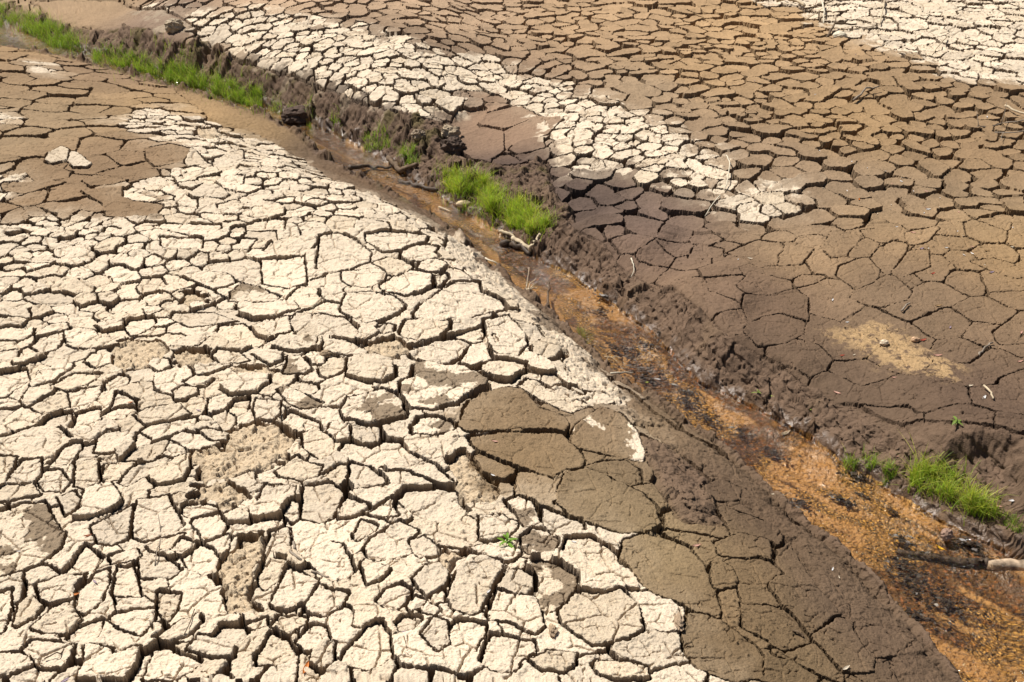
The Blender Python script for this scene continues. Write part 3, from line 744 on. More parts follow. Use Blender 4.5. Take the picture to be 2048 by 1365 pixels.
# ------------------------------------------------------------------ materials
def mat(name): 
    m = bpy.data.materials.new(name); m.use_nodes = True; return m, m.node_tree, m.node_tree.nodes['Principled BSDF']
def mud_material():
    m, t, b = mat('cracked mud')
    at = t.nodes.new('ShaderNodeAttribute'); at.attribute_name = 'soil'
    aw = t.nodes.new('ShaderNodeAttribute'); aw.attribute_name = 'wet'
    tc = t.nodes.new('ShaderNodeNewGeometry')
    n = t.nodes.new('ShaderNodeTexNoise'); n.inputs['Scale'].default_value = 190; n.inputs['Detail'].default_value = 3
    t.links.new(tc.outputs['Position'], n.inputs['Vector'])
    mp = t.nodes.new('ShaderNodeMapRange'); mp.inputs[1].default_value = .3; mp.inputs[2].default_value = .7; mp.inputs[3].default_value = .84; mp.inputs[4].default_value = 1.16
    t.links.new(n.outputs[0], mp.inputs[0])
    mx = t.nodes.new('ShaderNodeVectorMath'); mx.operation = 'SCALE'
    t.links.new(at.outputs['Color'], mx.inputs[0]); t.links.new(mp.outputs[0], mx.inputs['Scale'])
    t.links.new(mx.outputs[0], b.inputs['Base Color'])
    rg = t.nodes.new('ShaderNodeMapRange'); rg.inputs[3].default_value = .93; rg.inputs[4].default_value = .28
    t.links.new(aw.outputs['Fac'], rg.inputs[0]); t.links.new(rg.outputs[0], b.inputs['Roughness'])
    sp = t.nodes.new('ShaderNodeMapRange'); sp.inputs[3].default_value = .12; sp.inputs[4].default_value = .6
    t.links.new(aw.outputs['Fac'], sp.inputs[0]); t.links.new(sp.outputs[0], b.inputs['Specular IOR Level'])
    bp = t.nodes.new('ShaderNodeBump'); bp.inputs['Strength'].default_value = .8; bp.inputs['Distance'].default_value = .006
    n2_ = t.nodes.new('ShaderNodeTexNoise'); n2_.inputs['Scale'].default_value = 110; n2_.inputs['Detail'].default_value = 4
    t.links.new(tc.outputs['Position'], n2_.inputs['Vector']); t.links.new(n2_.outputs[0], bp.inputs['Height']); t.links.new(bp.outputs[0], b.inputs['Normal'])
    return m
MUD = mud_material()
def plain(name, c, rough=.8, noise=0, scale=30, spec=.3, trans=0):
    m, t, b = mat(name)
    b.inputs['Roughness'].default_value = rough; b.inputs['Specular IOR Level'].default_value = spec
    tc = t.nodes.new('ShaderNodeTexCoord'); n = t.nodes.new('ShaderNodeTexNoise'); n.inputs['Scale'].default_value = scale; n.inputs['Detail'].default_value = 4
    t.links.new(tc.outputs['Object'], n.inputs['Vector'])
    r = t.nodes.new('ShaderNodeValToRGB'); r.color_ramp.elements[0].position = .3; r.color_ramp.elements[1].position = .7
    r.color_ramp.elements[0].color = (*[v * (1 - noise) for v in c], 1); r.color_ramp.elements[1].color = (*[min(v * (1 + noise), 1) for v in c], 1)
    t.links.new(n.outputs[0], r.inputs[0]); t.links.new(r.outputs[0], b.inputs['Base Color'])
    if trans:
        tl = t.nodes.new('ShaderNodeBsdfTranslucent'); t.links.new(r.outputs[0], tl.inputs[0])
        mxs = t.nodes.new('ShaderNodeMixShader'); mxs.inputs[0].default_value = trans
        out = t.nodes['Material Output']
        t.links.new(b.outputs[0], mxs.inputs[1]); t.links.new(tl.outputs[0], mxs.inputs[2]); t.links.new(mxs.outputs[0], out.inputs[0])
    return m
def water_material():
    m, t, b = mat('shallow water')
    t.nodes.remove(b)
    out = t.nodes['Material Output']
    tr = t.nodes.new('ShaderNodeBsdfTransparent'); tr.inputs[0].default_value = (.985, .95, .89, 1)
    gl = t.nodes.new('ShaderNodeBsdfGlossy'); gl.inputs['Roughness'].default_value = .06
    fr = t.nodes.new('ShaderNodeFresnel'); fr.inputs[0].default_value = 1.33
    geo = t.nodes.new('ShaderNodeNewGeometry')
    n = t.nodes.new('ShaderNodeTexNoise'); n.inputs['Scale'].default_value = 34; n.inputs['Detail'].default_value = 3; n.inputs['Distortion'].default_value = .6
    t.links.new(geo.outputs['Position'], n.inputs['Vector'])
    bp = t.nodes.new('ShaderNodeBump'); bp.inputs['Strength'].default_value = .9; bp.inputs['Distance'].default_value = .022
    t.links.new(n.outputs[0], bp.inputs['Height']); t.links.new(bp.outputs[0], gl.inputs['Normal']); t.links.new(bp.outputs[0], fr.inputs['Normal'])
    mx = t.nodes.new('ShaderNodeMixShader')
    fm = t.nodes.new('ShaderNodeMath'); fm.operation = 'MULTIPLY'; fm.inputs[1].default_value = 1.7; fm.use_clamp = True
    t.links.new(fr.outputs[0], fm.inputs[0]); t.links.new(fm.outputs[0], mx.inputs[0]); t.links.new(tr.outputs[0], mx.inputs[1]); t.links.new(gl.outputs[0], mx.inputs[2])
    t.links.new(mx.outputs[0], out.inputs[0])
    return m
WATER = water_material()
def grass_material():
    m, t, b = mat('grass blade')
    at = t.nodes.new('ShaderNodeAttribute'); at.attribute_name = 'soil'
    b.inputs['Roughness'].default_value = .45; b.inputs['Specular IOR Level'].default_value = .35
    t.links.new(at.outputs['Color'], b.inputs['Base Color'])
    tl = t.nodes.new('ShaderNodeBsdfTranslucent'); t.links.new(at.outputs['Color'], tl.inputs[0])
    mx = t.nodes.new('ShaderNodeMixShader'); mx.inputs[0].default_value = .45
    t.links.new(b.outputs[0], mx.inputs[1]); t.links.new(tl.outputs[0], mx.inputs[2]); t.links.new(mx.outputs[0], t.nodes['Material Output'].inputs[0])
    return m
GRASS = grass_material()

# ------------------------------------------------------------------ meshes out of the lattice
quad = np.stack([idx[:-1, :-1], idx[1:, :-1], idx[1:, 1:], idx[:-1, 1:]], -1).reshape(-1, 4)
ev = np.where(inside > 0, 1 + np.clip(e, 0, 1), -1)[quad]; am = ev.argmax(1)
fl_lab = np.where(ev.max(1) > 0, LAB[quad[np.arange(len(quad)), am]], -1)
cenf = DST[quad].mean(1)
fl_lab = np.where(cenf < 0, -2, fl_lab)
L2 = fl_lab.reshape(NV - 1, NU - 1); comp = np.arange(L2.size).reshape(L2.shape)
eqh = (L2[:, 1:] == L2[:, :-1]) & (L2[:, 1:] >= 0); eqv = (L2[1:] == L2[:-1]) & (L2[1:] >= 0)
for it in range(400):                                   # each plate is one connected piece
    b_ = comp.copy()
    a = np.where(eqh, np.minimum(comp[:, 1:], comp[:, :-1]), 1 << 40)
    comp[:, 1:] = np.minimum(comp[:, 1:], a); comp[:, :-1] = np.minimum(comp[:, :-1], a)
    a = np.where(eqv, np.minimum(comp[1:], comp[:-1]), 1 << 40)
    comp[1:] = np.minimum(comp[1:], a); comp[:-1] = np.minimum(comp[:-1], a)
    comp = comp.ravel()[comp]                           # jump along the pointers
    if (comp == b_).all(): break
tb = np.clip(bank + .5 * smooth * (DST > 0) + .5 * crumb, 0, 1) * (1 - inside) * (DST > 0)
XS = XS + tb * .022 * fbm(X * 13 + HZ * 18, Y * 13 - HZ * 11, 141, 3, .6); YS = YS + tb * .030 * fbm(X * 13 + HZ * 18 + 40, Y * 13 - HZ * 11, 142, 3, .6)
VERT = np.stack([XS, YS, HZ], 1)
# walls of the plates in three rough courses: two points more on every edge between a rim and a foot
INS = inside > 0
def mids(a, b):
    """a, b: lattice ids of mixed edges; returns the two added points of each, from the rim down"""
    r = np.where(INS[a], a, b); f = np.where(INS[a], b, a)
    A, B = VERT[r], VERT[f]; out = []
    for t, th in ((.30, .16), (.66, .55)):
        z = A[:, 2] + (B[:, 2] - A[:, 2]) * t
        p = np.stack([A[:, 0] + (B[:, 0] - A[:, 0]) * th, A[:, 1] + (B[:, 1] - A[:, 1]) * th, z], 1)
        q1 = fbm(p[:, 0] * 34 + z * 40, p[:, 1] * 34 - z * 52, 151, 2); q2 = fbm(p[:, 0] * 34 + z * 40, p[:, 1] * 34 - z * 52 + 60, 152, 2)
        amp = np.minimum(.0075, .12 * np.abs(A[:, 2] - B[:, 2]))
        p[:, 0] += amp * (q1 + .3) * -nx_[r]; p[:, 1] += amp * (q1 + .3) * -ny_[r]; p[:, 2] += amp * q2
        out.append(p)
    return out[0], out[1], r
hA, hB = idx[:, :-1].ravel(), idx[:, 1:].ravel(); hm = (INS[hA] != INS[hB]) & (np.minimum(LAB[hA], LAB[hB]) > -2)
vA, vB = idx[:-1].ravel(), idx[1:].ravel(); vm = INS[vA] != INS[vB]
eA = np.concatenate([hA[hm], vA[vm]]); eB = np.concatenate([hB[hm], vB[vm]])
m1, m2, rimv = mids(eA, eB); NE = len(eA)
hid = np.full(hA.shape, -1, np.int64); hid[hm] = np.arange(hm.sum()); hid = hid.reshape(NV, NU - 1)
vid = np.full(vA.shape, -1, np.int64); vid[vm] = hm.sum() + np.arange(vm.sum()); vid = vid.reshape(NV - 1, NU)
qe = np.stack([vid[:, :-1], hid[1:], vid[:, 1:], hid[:-1]], -1).reshape(-1, 4)      # the four edges of each quad, in its own order
VERT = np.concatenate([VERT, m1, m2])
COLT = np.concatenate([col, colw[rimv], colw[rimv]]); COLW = np.concatenate([.45 * col + .55 * colw, colw[rimv], colw[rimv]]); COLW[:N][~INS] = colw[~INS]
WETV = np.concatenate([wet, np.zeros(2 * NE)])
qi = INS[quad]; nr = qi.sum(1)
diag = (nr == 2) & (qi[:, 0] == qi[:, 2])
wallq = (nr > 0) & (nr < 4) & ~diag
FACES = [(quad[~wallq], np.nonzero(~wallq)[0], False)]
for L in (1, 2, 3):
    w_ = np.nonzero(wallq & (nr == L))[0]
    if not len(w_): continue
    qq, ee, ii_ = quad[w_], qe[w_], qi[w_]
    st = (ii_ & ~np.roll(ii_, 1, 1)).argmax(1)
    rot = (st[:, None] + np.arange(4)[None]) & 3
    qq = np.take_along_axis(qq, rot, 1); ee = np.take_along_axis(ee, rot, 1)
    ea, eb = ee[:, L - 1], ee[:, 3]
    a1, a2, b1_, b2_ = N + ea, N + NE + ea, N + eb, N + NE + eb
    FACES.append((np.column_stack([qq[:, :L], a1, b1_]), w_, True))
    FACES.append((np.column_stack([a1, a2, b2_, b1_]), w_, True))
    FACES.append((np.column_stack([a2, qq[:, L:], b2_]), w_, True))
def mesh_from(name, sel, origin=None):
    """sel: for every entry of FACES the rows that belong to this object"""
    parts = [(f[k], wl) for (f, _, wl), k in zip(FACES, sel) if len(k)]
    flat = np.concatenate([f.ravel() for f, _ in parts]); sizes = np.concatenate([np.full(len(f), f.shape[1]) for f, _ in parts])
    cf = np.concatenate([(COLW if wl else COLT)[f.ravel()] for f, wl in parts])
    used, inv = np.unique(flat, return_inverse=True)
    co = VERT[used]
    if origin is None: origin = np.zeros(3)
    elif isinstance(origin, str): origin = np.array([*co[:, :2].mean(0), co[:, 2].min()])
    me = bpy.data.meshes.new(name)
    me.vertices.add(len(used)); me.vertices.foreach_set('co', (co - origin).astype(np.float32).ravel())
    me.loops.add(len(flat)); me.loops.foreach_set('vertex_index', inv.astype(np.int32).ravel())
    me.polygons.add(len(sizes)); me.polygons.foreach_set('loop_start', np.concatenate([[0], np.cumsum(sizes)[:-1]]).astype(np.int32))
    me.update(calc_edges=True)
    a = me.attributes.new('soil', 'FLOAT_COLOR', 'CORNER')
    a.data.foreach_set('color', np.concatenate([cf, np.ones((len(flat), 1))], 1).astype(np.float32).ravel())
    a = me.attributes.new('wet', 'FLOAT', 'POINT'); a.data.foreach_set('value', WETV[used].astype(np.float32))
    me.shade_smooth()
    fa = me.attributes.new('sharp_face', 'BOOLEAN', 'FACE') if 'sharp_face' not in me.attributes else me.attributes['sharp_face']
    fa.data.foreach_set('value', np.concatenate([np.full(len(f), wl) for f, wl in parts]))
    me.materials.append(MUD)
    o = bpy.data.objects.new(name, me); o.location = origin; C.objects.link(o)
    return o, co
def rows(key, val): return [np.nonzero(key[qid] == val)[0] for (_, qid, _) in FACES]
def tag(o, label=None, cat=None, group=None, kind=None):
    for k, v in (('label', label), ('category', cat), ('group', group), ('kind', kind)):
        if v: o[k] = v
    return o
o, _ = mesh_from('ground', rows(fl_lab, -1)); o['kind'] = 'structure'
o, _ = mesh_from('stream_bed', rows(fl_lab, -2)); o['kind'] = 'structure'
infr = (PX[quad[:, 0]] > 0) & (PX[quad[:, 0]] < 2046) & (PY[quad[:, 0]] > 0) & (PY[quad[:, 0]] < 1363)
comp = np.where(fl_lab >= 0, comp.ravel(), -1); lab_of = fl_lab
cnt = np.bincount(comp[infr & (comp >= 0)], minlength=len(comp))
order = np.argsort(-cnt)[:300]
SEL = [int(i) for i in order if cnt[i] > 0]
rest = (comp >= 0) & ~np.isin(comp, SEL)
o, _ = mesh_from('cracked_mud', rows(rest, True))
tag(o, 'countless smaller plates of dried cracked mud covering the lakebed', 'cracked mud', None, 'stuff')
SRT = []
for (_, qid, _) in FACES:
    cq = comp[qid]; so = np.argsort(cq, kind='stable'); SRT.append((so, cq[so]))
SLABS = []
for s in SEL:
    sel = [so[np.searchsorted(cq, s, 'left'):np.searchsorted(cq, s, 'right')] for so, cq in SRT]
    ob, co = mesh_from('mud_plate', sel, 'own')
    vv = np.unique(quad[FACES[0][1][sel[0]]]); px, py = to_pix(*co.mean(0))
    SLABS.append(dict(o=ob, px=float(px), py=float(py), n=int(cnt[s]), kind=kinds[lab_of[s]], col=col[vv].mean(0), ext=co.max(0) - co.min(0)))

def z_at(p):
    """height of the finished ground at world points (n,2)"""
    p = np.atleast_2d(p)
    px, py = to_pix(p[:, 0], p[:, 1], .45)
    iu = np.clip(np.searchsorted(U, px), 1, NU - 1); iv = np.clip(np.searchsorted(V, py), 1, NV - 1)
    return HZ.reshape(NV, NU)[iv, iu]
def pt(px, py, up=0.0):
    """the finished ground under a photo pixel"""
    px = np.atleast_1d(np.asarray(px, float)); py = np.atleast_1d(np.asarray(py, float))
    z = np.full(px.shape, .35)
    for _ in range(14):
        p = on_plane(px, py, z); z = .5 * z + .5 * z_at(p)
    p = on_plane(px, py, z)
    return np.concatenate([p, (z_at(p) + up)[:, None]], 1)

# ------------------------------------------------------------------ water
NWS = 60
def resample(line, n):
    d = np.concatenate([[0], np.cumsum(np.hypot(*np.diff(line, axis=0).T))]); t = np.linspace(0, d[-1], n)
    return np.stack([np.interp(t, d, line[:, 0]), np.interp(t, d, line[:, 1])], 1)
la, ra = resample(LSHW, NWS), resample(RSHW, NWS)
dirv = ra - la; dirv /= np.linalg.norm(dirv, axis=1)[:, None] + 1e-9
la2, ra2 = la - dirv * .10, ra + dirv * .12
vs = []; fs = []
for i in range(NWS):
    for k in range(5):
        q = la2[i] * (1 - k / 4) + ra2[i] * k / 4; vs.append((q[0], q[1], 0.0))
for i in range(NWS - 1):
    for k in range(4):
        a = i * 5 + k; fs.append((a, a + 5, a + 6, a + 1))
me = bpy.data.meshes.new('water'); me.from_pydata(vs, [], fs); me.materials.append(WATER)
wo = bpy.data.objects.new('water', me); C.objects.link(wo); wo['kind'] = 'structure'

# ------------------------------------------------------------------ builders of the loose things
def make(name, vs, fs, m, cols=None, origin=None, smooth=False):
    vs = np.asarray(vs, float)
    if origin is None: origin = np.array([*vs[:, :2].mean(0), vs[:, 2].min()])
    me = bpy.data.meshes.new(name); me.from_pydata((vs - origin).tolist(), [], fs)
    if cols is not None:
        a = me.attributes.new('soil', 'FLOAT_COLOR', 'POINT')
        a.data.foreach_set('color', np.concatenate([np.asarray(cols), np.ones((len(cols), 1))], 1).astype(np.float32).ravel())
    if smooth: me.shade_smooth()
    else: me.shade_flat()
    me.materials.append(m)
    o = bpy.data.objects.new(name, me); o.location = origin; C.objects.link(o)
    return o
def tube(path, rad, seg=7, rough=.12, seedk=0):
    """a knotty tapering stick along a path of points; rad one per point"""
    path = np.asarray(path, float); n = len(path)
    vs = []; fs = []
    for i in range(n):
        t = path[min(i + 1, n - 1)] - path[max(i - 1, 0)]; t /= np.linalg.norm(t) + 1e-9
        up = np.array([0, 0, 1.0]) if abs(t[2]) < .9 else np.array([1.0, 0, 0])
        a = np.cross(t, up); a /= np.linalg.norm(a); b = np.cross(a, t)
        for k in range(seg):
            th = 2 * math.pi * k / seg; r = rad[i] * (1 + rough * rng.normal())
            vs.append(path[i] + r * (math.cos(th) * a + math.sin(th) * b))
    for i in range(n - 1):
        for k in range(seg):
            fs.append((i * seg + k, i * seg + (k + 1) % seg, (i + 1) * seg + (k + 1) % seg, (i + 1) * seg + k))
    fs.append(tuple(range(seg - 1, -1, -1))); fs.append(tuple((n - 1) * seg + k for k in range(seg)))
    return vs, fs
def refine(pts, n, jit):
    pts = np.asarray(pts, float); t = np.linspace(0, len(pts) - 1, n); i = np.arange(len(pts))
    q = np.stack([np.interp(t, i, pts[:, k]) for k in range(3)], 1)
    q[1:-1] += rng.normal(0, jit, (n - 2, 3)); return q
BARK = {'pale': plain('dry pale wood', (.50, .40, .27), .85, .2, 25), 'grey': plain('grey dry wood', (.26, .21, .16), .85, .3, 25),
        'brown': plain('brown wood', (.13, .085, .05), .8, .35, 25), 'wet': plain('wet dark wood', (.075, .050, .032), .6, .6, 30, .3), 'dry': plain('bleached log', (.34, .25, .17), .9, .65, 26),
        'white': plain('bleached stalk', (.62, .55, .42), .8, .1, 25)}
def stick(name, pts, r0, r1, bark, label, cat, group=None, lift=None, forks=(), n=None, knot=.12):
    """pts: photo pixels (x, y, height above the ground)"""
    P3 = np.concatenate([pt(p[0], p[1]) for p in pts]); P3[:, 2] += np.array([(p[2] if len(p) > 2 else 0) for p in pts]) + r0 * .8
    n = n or max(6, 3 * len(pts))
    q = refine(P3, n, r0 * .35)
    if lift is None: q[:, 2] = np.maximum(q[:, 2], z_at(q[:, :2]) + r0 * .3)
    vs, fs = tube(q, np.linspace(r0, r1, n), 7, knot)
    for (at, dx, dy, dz, rr_) in forks:
        b = q[int(at * (n - 1))]; e_ = b + np.array([dx, dy, dz])
        v2, f2 = tube(refine([b, (b + e_) / 2 + rng.normal(0, .006, 3), e_], 6, .002), np.linspace(rr_, rr_ * .4, 6), 5)
        k = len(vs); vs += v2; fs += [tuple(i + k for i in f) for f in f2]
    o = make(name, vs, fs, BARK[bark], smooth=True); tag(o, label, cat, group); return o
LEAFM = {}
def leaf_mat(key, c, rough=.6):
    if key not in LEAFM: LEAFM[key] = plain(key + ' leaf skin', c, rough, .22, 60, .3, .2)
    return LEAFM[key]
LC = dict(orange=(.60, .20, .04), rust=(.36, .10, .035), pink=(.62, .36, .27), cream=(.68, .58, .44), white=(.80, .78, .76), yellow=(.80, .50, .03), lime=(.48, .56, .12), tan=(.42, .27, .13), purple=(.40, .30, .36), red=(.45, .10, .06))
def leaf_mesh(p, size, yaw, wid=.3, curl=.25, tilt=.2, up=.004):
    L, W = 7, 4; vs = []; fs = []
    for i in range(L):
        t = i / (L - 1); ww = wid * size * math.sin(math.pi * min(max(t, .03), .97)) ** .8 * (1 - .25 * t)
        for k in range(W + 1):
            s_ = k / W - .5
            x = (t - .5) * size; y = s_ * 2 * ww * .5
            z = curl * size * ((t - .5) ** 2 * 1.2 + (abs(s_) * 2) ** 2 * .18) + tilt * y
            vs.append((x, y, z))
    for i in range(L - 1):
        for k in range(W):
            a = i * (W + 1) + k; fs.append((a, a + 1, a + W + 2, a + W + 1))
    v = np.array(vs); ca, sa = math.cos(yaw), math.sin(yaw)
    v = np.stack([v[:, 0] * ca - v[:, 1] * sa, v[:, 0] * sa + v[:, 1] * ca, v[:, 2]], 1)
    gz_ = z_at(v[:, :2] + p[:2]); base = np.median(gz_)
    v[:, 2] += base + up - min(0, v[:, 2].min())
    v[:, :2] += p[:2]
    v2 = v.copy(); v2[:, 2] -= .0012                        # a leaf has a thickness
    n = len(v); fs2 = fs + [tuple(reversed([q + n for q in f])) for f in fs]
    return np.concatenate([v, v2]), fs2
def leaf(px, py, size, yaw, colr, label, group=None, **k):
    p = pt(px, py)[0]
    vs, fs = leaf_mesh(p, size, yaw, **k)
    o = make('fallen_leaf', vs, fs, leaf_mat(colr, LC[colr]), smooth=True); tag(o, label, 'leaf', group); return o
import bmesh
def clod(name, px, py, sx, sy, sz, colr, label, cat, sink=.3, rough=.25, yaw=0., group=None, mt=None, mz=0):
    bm = bmesh.new(); bmesh.ops.create_icosphere(bm, subdivisions=4, radius=1)
    v = np.array([q.co[:] for q in bm.verts]); fs = [tuple(x.index for x in f.verts) for f in bm.faces]; bm.free()
    k = int(px * 7 + py) % 900
    d = 1 + rough * (fbm(v[:, 0] * 1.3 + k, v[:, 1] * 1.3 + v[:, 2] * 2.1, 120, 4, .6)) + rough * .45 * chips(v[:, 0] * 3 + v[:, 2] * 1.7 + k, v[:, 1] * 3 - v[:, 2] * 1.2, 121)
    v = v * d[:, None] * np.array([sx, sy, sz]); ca, sa = math.cos(yaw), math.sin(yaw)
    v = np.stack([v[:, 0] * ca - v[:, 1] * sa, v[:, 0] * sa + v[:, 1] * ca, v[:, 2]], 1)
    p = pt(px, py)[0]; zb = z_at(p[None, :2])[0]
    v += np.array([p[0], p[1], zb + sz * (1 - 2 * sink) + mz])
    o = make(name, v, fs, mt or plain(name + ' soil', colr, .92, .25, 22)); tag(o, label, cat, group); return o

# ------------------------------------------------------------------ grass
def inpoly(poly, n):
    poly = np.array(poly, float); lo, hi = poly.min(0), poly.max(0); out = []
    while sum(map(len, out)) < n:
        c = rng.uniform(lo, hi, (n * 2, 2)); out.append(c[polysd(c, poly) > 0])
    return np.concatenate(out)[:n]
def grass(poly, n, h, label, name='grass_patch', cat='grass', group=None, kind=None, base=(.19, .35, .03), tip=(.40, .58, .08), wid=.0022, clump=.55, lean=.55):
    c = inpoly(poly, n * 2); stray = rng.random(len(c)) < (.22 if n > 1000 else 0); c = c + np.where(stray[:, None], rng.normal(0, 11, c.shape), 0)
    p = pt(c[:, 0], c[:, 1])
    dn = fbm(p[:, 0] * 7, p[:, 1] * 7, 130, 2)
    keep = rng.random(len(p)) < np.clip(.5 + clump * dn * 2, .06, 1)
    p = p[keep][:n]; dn = dn[keep][:n]; n = len(p)
    hh = .85 * h * np.clip(.72 + .35 * dn + rng.normal(0, .30, n), .2, 1.6)
    yaw = rng.uniform(0, 2 * math.pi, n); ln = np.abs(rng.normal(lean, lean * .6, n)); fy_ = rng.uniform(0, math.pi, n)
    dirx, diry = np.cos(yaw), np.sin(yaw)
    SEG = 4; V = np.zeros((n, SEG * 2 + 1, 3)); CC = np.zeros((n, SEG * 2 + 1, 3))
    tone = rng.normal(0, 1, n); yel = np.clip(rng.normal(.25, .5, n), -.3, 1.4)
    b_ = np.array(base); t_ = np.array(tip); dry = (rng.random(n) < .16)
    for s_ in range(SEG + 1):
        t = s_ / SEG
        bend = ln * t ** 2 * hh; z = hh * (t - .25 * np.minimum(ln, 1.2) * t ** 2)
        cx = p[:, 0] + dirx * bend; cy = p[:, 1] + diry * bend; cz_ = p[:, 2] - .006 + z
        cc = (b_ * (1 - t) + t_ * t)[None] * (1 + .22 * tone)[:, None] * np.stack([1 + .5 * yel, 1 + .12 * yel, 1 + 0 * yel], 1)
        cc = np.where(dry[:, None], np.array([.36, .30, .11])[None], cc); cc = np.clip(cc, .01, .7)
        w_ = wid * (1 - .75 * t)
        if s_ < SEG:
            V[:, 2 * s_] = np.stack([cx - np.cos(fy_) * w_, cy - np.sin(fy_) * w_, cz_], 1); V[:, 2 * s_ + 1] = np.stack([cx + np.cos(fy_) * w_, cy + np.sin(fy_) * w_, cz_], 1)
            CC[:, 2 * s_] = cc; CC[:, 2 * s_ + 1] = cc
        else:
            V[:, 2 * s_] = np.stack([cx, cy, cz_], 1); CC[:, 2 * s_] = cc
    K = SEG * 2 + 1; fs = []
    for i in range(n):
        o_ = i * K
        for s_ in range(SEG - 1): fs.append((o_ + 2 * s_, o_ + 2 * s_ + 1, o_ + 2 * s_ + 3, o_ + 2 * s_ + 2))
        fs.append((o_ + 2 * SEG - 2, o_ + 2 * SEG - 1, o_ + 2 * SEG))
    o = make(name, V.reshape(-1, 3), fs, GRASS, CC.reshape(-1, 3)); tag(o, label, cat, group, kind); return o
GB = 'grass growing along the stream'
DEEP = dict(base=(.18, .33, .02), tip=(.37, .56, .06))
grass([(-60,10),(0,24),(60,38),(120,60),(158,84),(164,104),(110,98),(50,66),(0,44),(-60,20)], 4200, .20, 'deep green grass strip at the far end of the stream, touching the photo edge', group=GB, **DEEP)
grass([(185,108),(250,116),(300,128),(300,150),(250,138),(188,126)], 2000, .17, 'low green grass strip between the wet mud flat and the dark hollow in the bank', group=GB, **DEEP)
grass([(295,128),(350,142),(412,160),(418,184),(360,168),(298,148)], 2500, .20, 'tall deep green grass strip under the mossy part of the bank', group=GB, **DEEP)
grass([(412,160),(470,180),(528,202),(524,218),(470,206),(416,184)], 2400, .19, 'deep green grass strip ending where the narrow stream opens out', group=GB, **DEEP)
grass([(540,208),(580,204),(596,222),(560,232),(540,224)], 220, .09, 'sparse yellow green weeds behind the round dark mud boulder', kind='stuff', group=GB, clump=.8)
grass([(606,214),(626,218),(628,240),(612,240)], 90, .10, 'thin light green tuft on the right side of the round dark boulder', group=GB, clump=.2)
grass([(660,238),(682,240),(684,256),(664,256)], 110, .11, 'small dark green tuft at the bend of the narrow stream', group=GB, clump=.2, **DEEP)
grass([(726,276),(776,278),(782,296),(750,300),(728,292)], 420, .12, 'round bright green tuft on the dark bank above the pool', group=GB, clump=.4)
grass([(786,302),(832,300),(842,326),(820,334),(790,318)], 330, .13, 'bright green tuft just behind the half sunken log', group=GB, clump=.8)
grass([(884,345),(935,352),(990,382),(1050,418),(1098,446),(1090,468),(1056,478),(1010,448),(960,418),(915,402),(888,372)], 6500, .17, 'largest bright green grass patch, growing halfway along the stream', group=GB, base=(.27, .46, .025), tip=(.54, .74, .08), clump=.45)
grass([(1822,944),(1880,948),(1930,972),(1975,998),(1992,1034),(1950,1036),(1900,1002),(1850,985),(1815,972)], 2300, .17, 'loose bright grass patch below the shaded overhang near the sunken log', group=GB, base=(.27, .44, .03), tip=(.56, .72, .10), clump=.8)
grass([(1684,922),(1715,926),(1716,944),(1690,944)], 110, .11, 'thin grass tuft beside the black wet leaves at the water edge', group=GB, clump=.5)
grass([(1722,912),(1752,922),(1750,940),(1730,936)], 90, .10, 'wispy grass tuft on the mud behind the black wet leaves', group=GB, clump=.5)
grass([(1764,938),(1788,940),(1790,960),(1768,960)], 120, .10, 'small grass tuft between the black wet leaves and the loose grass patch', group=GB, clump=.4)
grass([(1152,656),(1180,668),(1204,690),(1180,692),(1156,674)], 220, .055, 'short yellow green sprouts on the near shore of the stream', kind='stuff', group=GB, base=(.16, .22, .03), tip=(.33, .36, .08), clump=.8)
grass([(1982,1022),(2030,1030),(2046,1070),(2010,1060)], 160, .08, 'scattered pale sprouts on the mud right of the loose grass patch', kind='stuff', group=GB, clump=.8, tip=(.35, .42, .1))
grass([(380,122),(470,140),(560,178),(620,205),(560,200),(470,165),(390,140)], 240, .05, 'scattered tiny weeds on the dark crumbly bank behind the grass', kind='stuff', group=GB, clump=1.2, base=(.14, .2, .03), tip=(.3, .36, .07))
grass([(860,340),(905,380),(960,425),(1000,450),(940,430),(880,390)], 150, .06, 'sparse short sprouts between the pool and the largest grass patch', kind='stuff', group=GB, clump=.8)
def seedling(px, py, n, size, label, colr=(.20, .36, .04)):
    p = pt(px, py)[0]; vs = []; fs = []; root = bpy.data.objects.new('seedling', None); root.location = p; C.objects.link(root); tag(root, label, 'seedling')
    v, f = tube(refine([p + [0, 0, -.01], p + [.005, .0, size * .35], p + [.012, .006, size * .6]], 6, .001), np.linspace(.0022, .0012, 6), 5)
    m = plain('seedling green', colr, .5, .2, 40, .3, .35)
    o = make('stem', np.array(v) , f, m, origin=p, smooth=True); o.parent = root; o.location = (0, 0, 0)
    for k in range(n):
        a = 2.4 * k + .6; t = .25 + .6 * k / n; b = p + np.array([.01 * t, .004 * t, size * .6 * t])
        L = size * rng.uniform(.5, .85); w_ = L * .13; el = rng.uniform(.15, .9)
        d = np.array([math.cos(a) * math.cos(el), math.sin(a) * math.cos(el), math.sin(el)]); sd_ = np.array([-math.sin(a), math.cos(a), 0])
        vs = []; fs = []
        for i in range(6):
            u = i / 5; c = b + d * L * u + np.array([0, 0, -.35 * L * u * u]); ww = w_ * math.sin(math.pi * (.08 + .9 * u)) ** .7
            for q in (-1, 0, 1): vs.append(c + sd_ * ww * q + np.array([0, 0, .15 * ww * abs(q)]))
        for i in range(5):
            for q in (0, 1): fs.append((i * 3 + q, i * 3 + q + 1, i * 3 + q + 4, i * 3 + q + 3))
        o = make('leaf', vs, fs, m, origin=p, smooth=True); o.parent = root; o.location = (0, 0, 0)
    return root
seedling(1012, 1092, 7, .085, 'green seedling with narrow leaves growing on a pale mud plate')
seedling(1909, 852, 5, .09, 'lone thin seedling on smooth brown mud above the overhang', (.22, .32, .06))
